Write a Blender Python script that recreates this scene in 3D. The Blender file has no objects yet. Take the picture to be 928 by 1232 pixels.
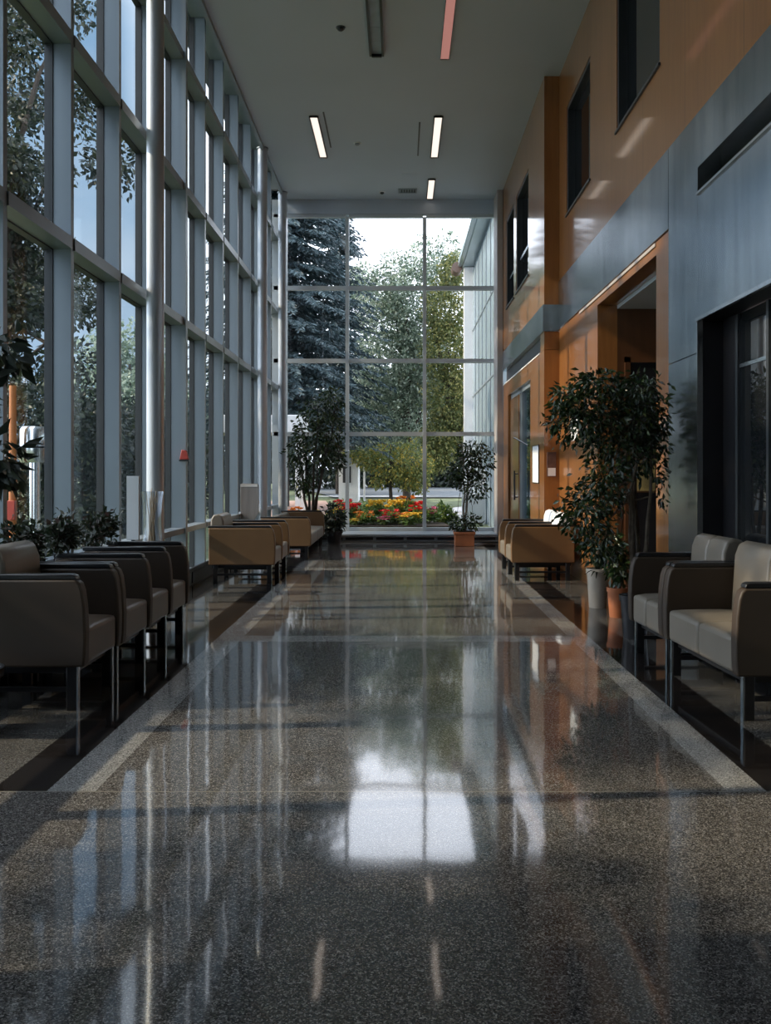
import bpy, math, random
import numpy as np
from mathutils import Vector, Matrix

random.seed(7)
RNG = np.random.default_rng(7)
SC = bpy.context.scene
COL = SC.collection
CAM_H, F, VX, VY = 1.30, 1100.0, 482.0, 570.0
CEIL = CAM_H + 5.5
SKY = 1.25
END = 18.4            # glass of the end window
GLX = -2.60           # glass plane of the left curtain wall
FARX, NEARX = 1.99, 2.20


def at(px, py, d):
    return Vector(((px - VX) * d / F, d, CAM_H + (VY - py) * d / F))


# ------------------------------------------------------------------ materials
class NT:
    def __init__(self, name):
        self.m = bpy.data.materials.new(name)
        self.m.use_nodes = True
        self.t = self.m.node_tree
        self.t.nodes.clear()
        self.out = self.n('ShaderNodeOutputMaterial')

    def n(self, kind, **kw):
        nd = self.t.nodes.new(kind)
        for k, v in kw.items():
            setattr(nd, k, v)
        return nd

    def link(self, a, b):
        self.t.links.new(a, b)

    def val(self, sock, v):
        if isinstance(v, bpy.types.NodeSocket):
            self.link(v, sock)
        else:
            sock.default_value = v

    def math(self, op, a, b=0.0):
        nd = self.n('ShaderNodeMath', operation=op)
        self.val(nd.inputs[0], a)
        self.val(nd.inputs[1], b)
        return nd.outputs[0]

    def mix(self, fac, a, b):
        nd = self.n('ShaderNodeMix', data_type='RGBA')
        self.val(nd.inputs[0], fac)
        self.val(nd.inputs[6], a)
        self.val(nd.inputs[7], b)
        return nd.outputs[2]

    def coords(self, scale=(1, 1, 1), src='Object'):
        tc = self.n('ShaderNodeTexCoord')
        mp = self.n('ShaderNodeMapping')
        mp.inputs['Scale'].default_value = scale
        self.link(tc.outputs[src], mp.inputs['Vector'])
        return mp.outputs[0]

    def noise(self, vec, scale, detail=3, rough=0.5):
        nd = self.n('ShaderNodeTexNoise')
        self.link(vec, nd.inputs['Vector'])
        nd.inputs['Scale'].default_value = scale
        nd.inputs['Detail'].default_value = detail
        nd.inputs['Roughness'].default_value = rough
        return nd.outputs[0]

    def ramp(self, fac, stops):
        nd = self.n('ShaderNodeValToRGB')
        cr = nd.color_ramp
        while len(cr.elements) < len(stops):
            cr.elements.new(0.5)
        for e, (p, c) in zip(cr.elements, stops):
            e.position = p
            e.color = c4(c)
        self.val(nd.inputs[0], fac)
        return nd.outputs[0]

    def pbr(self, color, rough=0.5, metal=0.0, ior=1.5, coat=0.0, coat_rough=0.05, bump=None, bump_s=0.1, bump_d=0.01, transl=0.0):
        p = self.n('ShaderNodeBsdfPrincipled')
        self.val(p.inputs['Base Color'], color if isinstance(color, bpy.types.NodeSocket) else c4(color))
        self.val(p.inputs['Roughness'], rough)
        self.val(p.inputs['Metallic'], metal)
        p.inputs['IOR'].default_value = ior
        p.inputs['Coat Weight'].default_value = coat
        p.inputs['Coat Roughness'].default_value = coat_rough
        if bump is not None:
            b = self.n('ShaderNodeBump')
            b.inputs['Strength'].default_value = bump_s
            b.inputs['Distance'].default_value = bump_d
            self.link(bump, b.inputs['Height'])
            self.link(b.outputs[0], p.inputs['Normal'])
        sh = p.outputs[0]
        if transl > 0:
            tr = self.n('ShaderNodeBsdfTranslucent')
            self.val(tr.inputs['Color'], color if isinstance(color, bpy.types.NodeSocket) else c4(color))
            mx = self.n('ShaderNodeMixShader')
            mx.inputs[0].default_value = transl
            self.link(sh, mx.inputs[1])
            self.link(tr.outputs[0], mx.inputs[2])
            sh = mx.outputs[0]
        self.link(sh, self.out.inputs['Surface'])
        return self.m


def c4(c):
    return (c[0], c[1], c[2], 1.0)


def plain(name, col, rough=0.5, metal=0.0, var=0.12, scale=6.0, **kw):
    t = NT(name)
    nz = t.noise(t.coords(), scale, 4)
    lo = tuple(v * (1 - var) for v in col)
    hi = tuple(v * (1 + var) for v in col)
    return t.pbr(t.ramp(nz, [(0.3, lo), (0.7, hi)]), rough, metal, **kw)


def mat_wood(name, lo, hi, seam_y=1.22, seam_z=0.0, rough=0.28):
    t = NT(name)
    v = t.coords((5.0, 5.0, 0.5))
    n1 = t.noise(v, 3.0, 6, 0.65)
    n2 = t.noise(t.coords((1.2, 1.2, 0.25)), 1.3, 3)
    f = t.math('ADD', t.math('MULTIPLY', n1, 0.6), t.math('MULTIPLY', n2, 0.4))
    col = t.ramp(f, [(0.32, lo), (0.68, hi)])
    tc = t.n('ShaderNodeTexCoord')
    sp = t.n('ShaderNodeSeparateXYZ')
    t.link(tc.outputs['Object'], sp.inputs[0])
    m = t.math('LESS_THAN', t.math('FRACT', t.math('DIVIDE', t.math('ADD', sp.outputs[1], 60.03), seam_y)), 0.006 / seam_y)
    if seam_z:
        mz = t.math('LESS_THAN', t.math('FRACT', t.math('DIVIDE', t.math('ADD', sp.outputs[2], 60.0), seam_z)), 0.006 / seam_z)
        m = t.math('MAXIMUM', m, mz)
    col = t.mix(m, col, c4((0.02, 0.012, 0.006)))
    return t.pbr(col, rough, 0, ior=1.5, coat=0.8, coat_rough=0.07)


def mat_metal(name, lo, hi, rough=0.32):
    t = NT(name)
    v = t.coords((3, 3, 0.35))
    n = t.noise(v, 2.0, 5, 0.6)
    cl = t.noise(t.coords(), 0.9, 3)
    f = t.math('ADD', t.math('MULTIPLY', n, 0.5), t.math('MULTIPLY', cl, 0.5))
    r = t.math('ADD', t.math('MULTIPLY', cl, 0.25), rough - 0.12)
    return t.pbr(t.ramp(f, [(0.35, lo), (0.65, hi)]), r, 1.0)


def mat_glass(name, tint, refl=1.5, base=0.0):
    t = NT(name)
    tr = t.n('ShaderNodeBsdfTransparent')
    tr.inputs[0].default_value = c4(tint)
    gl = t.n('ShaderNodeBsdfGlossy')
    gl.inputs['Color'].default_value = (0.9, 0.95, 1, 1)
    gl.inputs['Roughness'].default_value = 0.01
    lw = t.n('ShaderNodeLayerWeight')
    fac = t.math('MINIMUM', t.math('ADD', t.math('MULTIPLY', t.math('POWER', lw.outputs['Facing'], 5.0), refl), base), 1.0)
    mx = t.n('ShaderNodeMixShader')
    t.link(fac, mx.inputs[0])
    t.link(tr.outputs[0], mx.inputs[1])
    t.link(gl.outputs[0], mx.inputs[2])
    t.link(mx.outputs[0], t.out.inputs['Surface'])
    return t.m


def mat_dark_glass(name):
    t = NT(name)
    return t.pbr((0.012, 0.014, 0.016), 0.02, 0.0, ior=2.3)


def mat_emit(name, col, strength):
    t = NT(name)
    e = t.n('ShaderNodeEmission')
    e.inputs[0].default_value = c4(col)
    e.inputs[1].default_value = strength
    t.link(e.outputs[0], t.out.inputs['Surface'])
    return t.m


def mat_leaf(name, stops, rough=0.45, transl=0.3):
    t = NT(name)
    g = t.n('ShaderNodeNewGeometry')
    col = t.ramp(g.outputs['Random Per Island'], stops)
    return t.pbr(col, rough, 0, transl=transl)


def mat_floor():
    t = NT('terrazzo')
    tc = t.n('ShaderNodeTexCoord')
    sp = t.n('ShaderNodeSeparateXYZ')
    t.link(tc.outputs['Object'], sp.inputs[0])
    x, y = sp.outputs[0], sp.outputs[1]

    def rng(s, a, b):
        return t.math('MULTIPLY', t.math('GREATER_THAN', s, a), t.math('LESS_THAN', s, b))
    vo = t.n('ShaderNodeTexVoronoi')
    vo.inputs['Scale'].default_value = 240
    t.link(tc.outputs['Object'], vo.inputs['Vector'])
    sv = t.n('ShaderNodeSeparateColor')
    t.link(vo.outputs['Color'], sv.inputs[0])
    chip = sv.outputs[0]
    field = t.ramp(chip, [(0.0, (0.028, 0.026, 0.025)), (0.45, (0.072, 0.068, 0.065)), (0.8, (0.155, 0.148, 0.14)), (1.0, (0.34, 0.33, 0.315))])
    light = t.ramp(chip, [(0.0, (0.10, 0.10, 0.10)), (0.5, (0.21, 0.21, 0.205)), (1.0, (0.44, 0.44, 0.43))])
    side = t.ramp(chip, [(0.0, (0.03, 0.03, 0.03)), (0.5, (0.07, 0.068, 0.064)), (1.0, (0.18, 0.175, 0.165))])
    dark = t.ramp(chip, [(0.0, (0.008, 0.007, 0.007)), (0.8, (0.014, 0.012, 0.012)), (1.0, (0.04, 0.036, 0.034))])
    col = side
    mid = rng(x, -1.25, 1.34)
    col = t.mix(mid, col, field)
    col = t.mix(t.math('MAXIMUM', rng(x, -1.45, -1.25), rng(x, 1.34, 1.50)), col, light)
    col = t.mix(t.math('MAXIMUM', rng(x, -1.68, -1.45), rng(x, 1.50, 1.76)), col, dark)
    col = t.mix(t.math('MULTIPLY', rng(x, -1.25, 1.34), rng(y, 7.08, 7.34)), col, light)
    for a in (12.3, ):
        col = t.mix(t.math('MULTIPLY', rng(x, -1.25, 1.34), rng(y, a, a + 0.3)), col, light)
    col = t.mix(t.math('LESS_THAN', y, 3.74), col, field)
    joint = t.math('MAXIMUM', rng(y, 3.735, 3.745), rng(y, 7.34, 7.345))
    col = t.mix(joint, col, c4((0.2, 0.19, 0.17)))
    nz = t.noise(t.coords(), 1.6, 2)
    big = t.noise(t.coords((1, 0.5, 1)), 0.8, 3)
    ro = t.math('ADD', t.math('MULTIPLY', big, 0.06), 0.02)
    bmp = t.math('ADD', t.math('MULTIPLY', nz, 1.0), t.math('MULTIPLY', chip, 0.004))
    return t.pbr(col, ro, 0, ior=1.85, bump=bmp, bump_s=0.10, bump_d=0.02)


M = {}
M['floor'] = mat_floor()
M['ceiling'] = plain('painted_ceiling', (0.50, 0.565, 0.65), 0.6, var=0.03, scale=0.6)
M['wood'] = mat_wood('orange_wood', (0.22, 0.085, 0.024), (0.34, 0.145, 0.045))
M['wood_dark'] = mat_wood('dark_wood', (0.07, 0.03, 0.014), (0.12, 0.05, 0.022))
M['steel'] = mat_metal('brushed_steel', (0.33, 0.39, 0.435), (0.58, 0.64, 0.68), 0.22)
M['chrome'] = mat_metal('chrome', (0.6, 0.63, 0.66), (0.75, 0.78, 0.8), 0.2)
M['alu'] = plain('grey_aluminium', (0.25, 0.29, 0.325), 0.35, 0.25, var=0.06, scale=1.0)
M['alu_dark'] = plain('dark_gasket', (0.03, 0.034, 0.038), 0.4)
M['column'] = plain('silver_column_paint', (0.46, 0.49, 0.53), 0.36, 0.35, var=0.04, scale=1.0)
M['beige'] = plain('beige_plaster', (0.38, 0.34, 0.32), 0.5, var=0.04)
M['glass'] = mat_glass('window_glass', (0.94, 0.97, 0.98), 0.4, 0.02)
M['glass_end'] = mat_glass('end_glass', (0.96, 0.98, 1.0), 0.5, 0.02)
M['glass_door'] = mat_glass('door_glass', (0.75, 0.82, 0.85), 0.6, 0.06)
M['dglass'] = mat_dark_glass('dark_window_glass')
M['black'] = plain('black_plastic', (0.012, 0.012, 0.014), 0.3)
M['darkmetal'] = plain('dark_metal', (0.03, 0.03, 0.033), 0.35, 0.6)
M['tan'] = plain('brown_leather', (0.155, 0.088, 0.04), 0.42, var=0.10, scale=3)
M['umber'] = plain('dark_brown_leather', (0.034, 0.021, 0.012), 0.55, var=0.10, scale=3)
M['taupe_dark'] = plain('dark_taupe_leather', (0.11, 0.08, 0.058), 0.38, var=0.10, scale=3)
M['alu_light'] = plain('pale_aluminium', (0.55, 0.60, 0.64), 0.4, 0.1, var=0.04, scale=1.0)
M['taupe'] = plain('taupe_leather', (0.195, 0.168, 0.135), 0.36, var=0.10, scale=3)
M['oldred'] = plain('reddish_leather', (0.20, 0.065, 0.035), 0.4, var=0.15)
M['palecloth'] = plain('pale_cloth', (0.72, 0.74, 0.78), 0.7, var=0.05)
M['terracotta'] = plain('terracotta', (0.40, 0.13, 0.05), 0.65, var=0.15)
M['cream'] = plain('cream_ceramic', (0.46, 0.40, 0.33), 0.4, var=0.06)
M['soil'] = plain('potting_soil', (0.025, 0.018, 0.012), 0.95, var=0.3, scale=30)
M['bark'] = plain('pale_bark', (0.17, 0.135, 0.10), 0.85, var=0.35, scale=14)
M['bark_dark'] = plain('dark_bark', (0.045, 0.035, 0.028), 0.9, var=0.35, scale=9)
M['ficus'] = mat_leaf('ficus_leaf', [(0.0, (0.006, 0.018, 0.006)), (0.5, (0.014, 0.036, 0.012)), (0.93, (0.045, 0.075, 0.018)), (1.0, (0.12, 0.14, 0.03))], 0.3, 0.2)
M['shrubleaf'] = mat_leaf('shrub_leaf', [(0.0, (0.012, 0.022, 0.012)), (0.8, (0.03, 0.045, 0.022)), (0.96, (0.08, 0.04, 0.035)), (1.0, (0.5, 0.5, 0.5))], 0.4, 0.2)
M['leaf_grey'] = mat_leaf('greygreen_leaf', [(0.0, (0.07, 0.11, 0.08)), (0.6, (0.22, 0.30, 0.22)), (1.0, (0.52, 0.58, 0.48))], 0.4, 0.35)
M['leaf_yellow'] = mat_leaf('yellowgreen_leaf', [(0.0, (0.06, 0.09, 0.03)), (0.6, (0.16, 0.185, 0.06)), (1.0, (0.42, 0.38, 0.13))], 0.5, 0.4)
M['leaf_autumn'] = mat_leaf('autumn_leaf', [(0.0, (0.09, 0.13, 0.04)), (0.65, (0.24, 0.28, 0.09)), (1.0, (0.55, 0.40, 0.07))], 0.5, 0.4)
M['leaf_dark'] = mat_leaf('darkgreen_leaf', [(0.0, (0.006, 0.012, 0.008)), (0.7, (0.018, 0.03, 0.017)), (1.0, (0.06, 0.07, 0.03))], 0.5, 0.3)
M['needle'] = mat_leaf('blue_needles', [(0.0, (0.016, 0.034, 0.042)), (0.6, (0.048, 0.085, 0.10)), (1.0, (0.12, 0.18, 0.20))], 0.5, 0.15)
M['hedge'] = mat_leaf('hedge_leaf', [(0.0, (0.008, 0.016, 0.012)), (0.7, (0.025, 0.04, 0.028)), (1.0, (0.06, 0.08, 0.04))], 0.5, 0.2)
M['bedleaf'] = mat_leaf('bed_leaf', [(0.0, (0.05, 0.10, 0.03)), (0.6, (0.12, 0.21, 0.05)), (1.0, (0.30, 0.36, 0.08))], 0.5, 0.35)
for k, c in dict(red=(0.75, 0.03, 0.025), orange=(0.85, 0.26, 0.03), yellow=(0.85, 0.55, 0.06), pink=(0.6, 0.12, 0.22)).items():
    M[k] = mat_leaf(k + '_petal', [(0, tuple(v * 0.6 for v in c)), (1, tuple(min(1, v * 1.15) for v in c))], 0.6, 0.3)
M['grass'] = plain('grass', (0.10, 0.125, 0.06), 0.95, var=0.45, scale=2.5)
M['asphalt'] = plain('asphalt', (0.12, 0.135, 0.145), 0.9, var=0.12, scale=3)
M['pave'] = plain('pale_paving', (0.52, 0.49, 0.48), 0.85, var=0.08, scale=2)
M['white'] = plain('white_paint', (0.78, 0.78, 0.78), 0.5, var=0.03)
M['paper'] = plain('white_paper', (0.75, 0.76, 0.78), 0.6, var=0.03)
M['gutter'] = plain('brown_gutter', (0.14, 0.09, 0.07), 0.5)
M['wingblue'] = plain('blue_grey_cladding', (0.34, 0.43, 0.48), 0.25, 0.3, var=0.06, scale=1)
M['redpaint'] = plain('red_paint', (0.40, 0.05, 0.035), 0.4)
M['orangepole'] = plain('orange_wood_pole', (0.45, 0.16, 0.05), 0.6)
M['greywood'] = mat_wood('grey_board', (0.22, 0.22, 0.23), (0.36, 0.35, 0.36), 10.0, rough=0.6)
M['poster_warm'] = plain('poster_ochre', (0.30, 0.22, 0.08), 0.6, var=0.35, scale=9)
M['poster_dark'] = plain('poster_dark', (0.11, 0.06, 0.05), 0.3, var=0.5, scale=9)
M['lamp'] = mat_emit('lamp_diffuser', (1.0, 0.86, 0.74), 0.85)
M['lamp_pink'] = mat_emit('lamp_diffuser_pink', (0.55, 0.25, 0.21), 0.5)
M['lamp_off'] = plain('unlit_diffuser', (0.30, 0.38, 0.46), 0.3, var=0.1)
M['clearglass'] = mat_glass('vase_glass', (0.88, 0.9, 0.92), 0.9, 0.06)


def brick_mat():
    t = NT('brick_paving')
    b = t.n('ShaderNodeTexBrick')
    t.link(t.coords((1, 1, 1)), b.inputs['Vector'])
    b.inputs['Scale'].default_value = 4
    b.inputs['Color1'].default_value = c4((0.42, 0.24, 0.19))
    b.inputs['Color2'].default_value = c4((0.52, 0.33, 0.27))
    b.inputs['Mortar'].default_value = c4((0.45, 0.40, 0.36))
    return t.pbr(b.outputs[0], 0.9)


M['brick'] = brick_mat()


# ------------------------------------------------------------------ mesh builder
class MB:
    def __init__(self):
        self.v, self.f = [], []

    def box(self, x0, x1, y0, y1, z0, z1):
        i = len(self.v)
        x0, x1 = min(x0, x1), max(x0, x1)
        y0, y1 = min(y0, y1), max(y0, y1)
        z0, z1 = min(z0, z1), max(z0, z1)
        self.v += [(x0, y0, z0), (x1, y0, z0), (x1, y1, z0), (x0, y1, z0), (x0, y0, z1), (x1, y0, z1), (x1, y1, z1), (x0, y1, z1)]
        for q in ((0, 3, 2, 1), (4, 5, 6, 7), (0, 1, 5, 4), (1, 2, 6, 5), (2, 3, 7, 6), (3, 0, 4, 7)):
            self.f.append(tuple(i + k for k in q))
        return self

    def tube(self, pts, rad, n=8, cap=True):
        pts = [Vector(p) for p in pts]
        if not isinstance(rad, (list, tuple)):
            rad = [rad] * len(pts)
        i0 = len(self.v)
        for j, p in enumerate(pts):
            d = (pts[min(j + 1, len(pts) - 1)] - pts[max(j - 1, 0)])
            d = d.normalized() if d.length > 1e-9 else Vector((0, 0, 1))
            a = d.orthogonal().normalized() if abs(d.z) < 0.9 else Vector((1, 0, 0))
            a = (a - d * a.dot(d)).normalized()
            b = d.cross(a)
            for k in range(n):
                t = 2 * math.pi * k / n
                self.v.append(tuple(p + (a * math.cos(t) + b * math.sin(t)) * rad[j]))
        for j in range(len(pts) - 1):
            for k in range(n):
                a0, b0 = i0 + j * n + k, i0 + j * n + (k + 1) % n
                self.f.append((a0, b0, b0 + n, a0 + n))
        if cap:
            self.f.append(tuple(i0 + k for k in range(n))[::-1])
            self.f.append(tuple(i0 + (len(pts) - 1) * n + k for k in range(n)))
        return self

    def lathe(self, prof, n=24, c=(0, 0), closed=False):
        i0 = len(self.v)
        for r, z in prof:
            for k in range(n):
                t = 2 * math.pi * k / n
                self.v.append((c[0] + r * math.cos(t), c[1] + r * math.sin(t), z))
        m = len(prof)
        for j in range(m - 1):
            for k in range(n):
                a, b = i0 + j * n + k, i0 + j * n + (k + 1) % n
                self.f.append((a, b, b + n, a + n))
        self.f.append(tuple(i0 + k for k in range(n))[::-1])
        self.f.append(tuple(i0 + (m - 1) * n + k for k in range(n)))
        return self

    def prism(self, prof, axis, a, b):
        """prof: 2D polygon; axis 'x': prof=(y,z) extruded a..b in x; 'z': prof=(x,y); 'y': prof=(x,z)"""
        i0 = len(self.v)
        n = len(prof)
        for s in (a, b):
            for p in prof:
                self.v.append({'x': (s, p[0], p[1]), 'y': (p[0], s, p[1]), 'z': (p[0], p[1], s)}[axis])
        for k in range(n):
            k2 = (k + 1) % n
            self.f.append((i0 + k, i0 + k2, i0 + n + k2, i0 + n + k))
        self.f.append(tuple(i0 + k for k in range(n))[::-1])
        self.f.append(tuple(i0 + n + k for k in range(n)))
        return self

    def mesh(self, name):
        me = bpy.data.meshes.new(name)
        me.from_pydata(self.v, [], self.f)
        me.validate()
        import bmesh
        bm = bmesh.new()
        bm.from_mesh(me)
        bmesh.ops.recalc_face_normals(bm, faces=bm.faces)
        bm.to_mesh(me)
        bm.free()
        return me


def link_mesh(name, me, mat, parent=None, bevel=0.0, smooth=False, seg=2):
    me.materials.clear()
    me.materials.append(M[mat] if isinstance(mat, str) else mat)
    o = bpy.data.objects.new(name, me)
    COL.objects.link(o)
    if parent is not None:
        o.parent = parent
    if smooth:
        for p in me.polygons:
            p.use_smooth = True
        try:
            me.set_sharp_from_angle(angle=math.radians(40))
        except Exception:
            pass
    if bevel:
        b = o.modifiers.new('bevel', 'BEVEL')
        b.width = bevel
        b.segments = seg
        b.limit_method = 'ANGLE'
        b.angle_limit = math.radians(40)
        for p in me.polygons:
            p.use_smooth = True
        try:
            me.set_sharp_from_angle(angle=math.radians(60))
        except Exception:
            pass
    return o


def obj(name, mb, mat, parent=None, bevel=0.0, smooth=False, seg=2):
    return link_mesh(name, mb.mesh(name), mat, parent, bevel, smooth, seg)


def tag(o, label, cat, group=None, kind=None):
    o['label'] = label
    o['category'] = cat
    if group:
        o['group'] = group
    if kind:
        o['kind'] = kind
    return o


def thing(name, loc, label, cat, group=None, rz=0.0, kind=None):
    o = bpy.data.objects.new(name, None)
    o.empty_display_size = 0.1
    COL.objects.link(o)
    o.location = loc
    o.rotation_euler = (0, 0, rz)
    return tag(o, label, cat, group, kind)


def copy_tree(o, parent=None):
    c = o.copy()
    COL.objects.link(c)
    if parent is not None:
        c.parent = parent
        c.matrix_parent_inverse = o.matrix_parent_inverse.copy()
    for ch in [x for x in COL.objects if x.parent == o]:
        copy_tree(ch, c)
    return c


def struct(name, mb, mat, label, cat, parent=None, **kw):
    o = obj(name, mb, mat, parent, **kw)
    return tag(o, label, cat, kind='structure')


# leaf meshes ------------------------------------------------------
def leaves_mesh(name, P, D, size, width=0.5, fold=0.25, rng=RNG):
    """P (n,3) leaf bases, D (n,3) leaf directions, size (n,) lengths"""
    n = len(P)
    D = D / np.maximum(np.linalg.norm(D, axis=1, keepdims=True), 1e-6)
    R = rng.normal(size=(n, 3))
    S = np.cross(D, R)
    S /= np.maximum(np.linalg.norm(S, axis=1, keepdims=True), 1e-6)
    N = np.cross(S, D)
    L = np.asarray(size).reshape(-1, 1)
    mid = P + D * L * 0.45
    a = P
    tip = P + D * L - N * L * 0.08
    l = mid + S * L * width * 0.5 + N * L * fold * 0.35
    r = mid - S * L * width * 0.5 + N * L * fold * 0.35
    V = np.stack([a, l, tip, r], axis=1).reshape(-1, 3)
    b = np.arange(n) * 4
    T = np.stack([b, b + 1, b + 2, b, b + 2, b + 3], axis=1).reshape(-1)
    me = bpy.data.meshes.new(name)
    me.vertices.add(len(V))
    me.vertices.foreach_set('co', V.astype(np.float32).ravel())
    me.loops.add(len(T))
    me.loops.foreach_set('vertex_index', T.astype(np.int32))
    nt = n * 2
    me.polygons.add(nt)
    me.polygons.foreach_set('loop_start', (np.arange(nt) * 3).astype(np.int32))
    me.polygons.foreach_set('loop_total', np.full(nt, 3, np.int32))
    me.update(calc_edges=True)
    me.validate()
    return me


def blob_leaves(name, blobs, n, size, droop=0.3, shell=0.55, width=0.5, clip=None, seed=1):
    """blobs: (x,y,z,rx,ry,rz). leaves spread in ellipsoid shells."""
    rng = np.random.default_rng(seed)
    B = np.array(blobs, float)
    w = (B[:, 3] * B[:, 4] + B[:, 4] * B[:, 5] + B[:, 3] * B[:, 5])
    idx = rng.choice(len(B), size=n, p=w / w.sum())
    d = rng.normal(size=(n, 3))
    d /= np.linalg.norm(d, axis=1, keepdims=True)
    r = shell + (1 - shell) * rng.random((n, 1)) ** 0.7
    r *= 1 + 0.18 * rng.normal(size=(n, 1)) * (rng.random((n, 1)) < 0.3)
    P = B[idx, :3] + d * r * B[idx, 3:]
    if clip is not None:
        k = clip(P)
        P, d = P[k], d[k]
    D = d * 0.7 + rng.normal(size=P.shape) * 0.6
    D[:, 2] -= droop
    s = size * (0.6 + 0.8 * rng.random(len(P)))
    return leaves_mesh(name, P, D, s, width, rng=rng)


def cluster(center, R, k, r0, r1, seed, squash=0.85):
    rng = np.random.default_rng(seed)
    out = []
    for _ in range(k):
        d = rng.normal(size=3)
        d /= np.linalg.norm(d)
        q = rng.random() ** 0.5
        r = r0 + (r1 - r0) * rng.random()
        out.append((center[0] + d[0] * R[0] * q, center[1] + d[1] * R[1] * q, center[2] + d[2] * R[2] * q, r, r, r * squash))
    return out


# ------------------------------------------------------------------ camera, world
cam = bpy.data.cameras.new('camera')
co = bpy.data.objects.new('camera', cam)
COL.objects.link(co)
co.location = (0, 0, CAM_H)
co.rotation_euler = (math.radians(90), 0, 0)
cam.sensor_fit = 'VERTICAL'
cam.sensor_height = 36
cam.lens = F / 1232 * 36
cam.shift_x = (464 - VX) / 1232
cam.shift_y = (VY - 616) / 1232
cam.clip_end = 400
SC.camera = co

w = bpy.data.worlds.new('sky')
SC.world = w
w.use_nodes = True
wt = w.node_tree
wt.nodes.clear()
wo = wt.nodes.new('ShaderNodeOutputWorld')
bg = wt.nodes.new('ShaderNodeBackground')
tc = wt.nodes.new('ShaderNodeTexCoord')
nz = wt.nodes.new('ShaderNodeTexNoise')
nz.inputs['Scale'].default_value = 2.2
nz.inputs['Detail'].default_value = 5
mpw = wt.nodes.new('ShaderNodeMapping')
mpw.inputs['Scale'].default_value = (1, 1, 2.2)
mpw.inputs['Location'].default_value = (0.3, 0.0, 0.2)
wt.links.new(tc.outputs['Generated'], mpw.inputs[0])
wt.links.new(mpw.outputs[0], nz.inputs['Vector'])
rp = wt.nodes.new('ShaderNodeValToRGB')
rp.color_ramp.elements[0].position = 0.42
rp.color_ramp.elements[0].color = (0, 0, 0, 1)
rp.color_ramp.elements[1].position = 0.62
rp.color_ramp.elements[1].color = (1, 1, 1, 1)
wt.links.new(nz.outputs[0], rp.inputs[0])


def wnode(kind, **kw):
    nd = wt.nodes.new(kind)
    for k_, v_ in kw.items():
        setattr(nd, k_, v_)
    return nd


def wmix(fac, ca, cb):
    nd = wnode('ShaderNodeMix', data_type='RGBA')
    if isinstance(fac, bpy.types.NodeSocket):
        wt.links.new(fac, nd.inputs[0])
    else:
        nd.inputs[0].default_value = fac
    for q_, sk in ((ca, nd.inputs[6]), (cb, nd.inputs[7])):
        if isinstance(q_, bpy.types.NodeSocket):
            wt.links.new(q_, sk)
        else:
            sk.default_value = c4(q_)
    return nd.outputs[2]


# a bank of bright cloud stands beyond the end window, clearer blue sky in the visible part to the left
sepw = wnode('ShaderNodeSeparateXYZ')
wt.links.new(tc.outputs['Generated'], sepw.inputs[0])


def wrange(sock, a_, b_):
    nd = wnode('ShaderNodeMapRange')
    nd.inputs['From Min'].default_value = a_
    nd.inputs['From Max'].default_value = b_
    wt.links.new(sock, nd.inputs[0])
    return nd.outputs[0]


clear = wmix(rp.outputs[0], (0.16, 0.27, 0.41), (0.36, 0.43, 0.52))
high = wmix(wrange(sepw.outputs[2], 0.44, 0.66), clear, (1.7, 1.85, 2.1))  # sky above the view brightened to add light inside the hall
side = wmix(wrange(sepw.outputs[0], -0.46, -0.72), high, (1.7, 1.85, 2.1))  # far left sky, out of view, also brightened for interior light
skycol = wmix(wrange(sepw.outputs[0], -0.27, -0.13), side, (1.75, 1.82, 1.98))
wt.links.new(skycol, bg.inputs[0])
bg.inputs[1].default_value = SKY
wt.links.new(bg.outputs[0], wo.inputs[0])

sun = bpy.data.lights.new('sun', 'SUN')
sun.energy = 3.8
sun.color = (1.0, 0.80, 0.56)
sun.angle = math.radians(0.8)
so = bpy.data.objects.new('sun', sun)
COL.objects.link(so)
so.location = (-30, 10, 20)
so.rotation_euler = Vector((1.0, 0.10, -0.62)).to_track_quat('-Z', 'Y').to_euler()

vs = SC.view_settings
SC.display_settings.display_device = 'sRGB'
vs.view_transform = 'Standard'
vs.look = 'None'
vs.exposure = 0.55
vs.gamma = 1.0
vs.use_curve_mapping = False
SC.cycles.use_denoising = True
SC.cycles.max_bounces = 10
SC.cycles.diffuse_bounces = 4
SC.cycles.glossy_bounces = 4
SC.cycles.transparent_max_bounces = 16
SC.cycles.sample_clamp_indirect = 6
SC.cycles.caustics_reflective = False
SC.cycles.caustics_refractive = False

# ------------------------------------------------------------------ SETTING: floor, ceiling, walls
BACK = -3.0
struct('floor', MB().box(-2.75, 6.0, BACK, END + 0.15, -0.15, 0.0), 'floor', 'polished speckled terrazzo floor with dark and pale inlaid bands', 'floor')
cm = MB().box(-2.29, NEARX + 0.3, BACK, END + 0.15, CEIL, CEIL + 0.10)
struct('ceiling', cm, 'ceiling', 'plain pale grey ceiling high above the hall', 'ceiling')
struct('ceiling_roof', MB().box(-2.9, 6.2, BACK - 0.2, END + 0.4, CEIL + 0.32, CEIL + 0.5), 'alu_dark', 'dark roof slab above the glass wall', 'ceiling')
struct('trim_1', MB().box(-2.34, -2.29, BACK, END, CEIL - 0.06, CEIL + 0.10), 'alu', 'grey edge rail where the ceiling stops short of the glass wall', 'trim')
struct('wall_back', MB().box(-2.9, 6.2, BACK - 0.2, BACK, 0, CEIL + 0.3), 'wood_dark', 'plain wall behind the viewpoint', 'wall')

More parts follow.
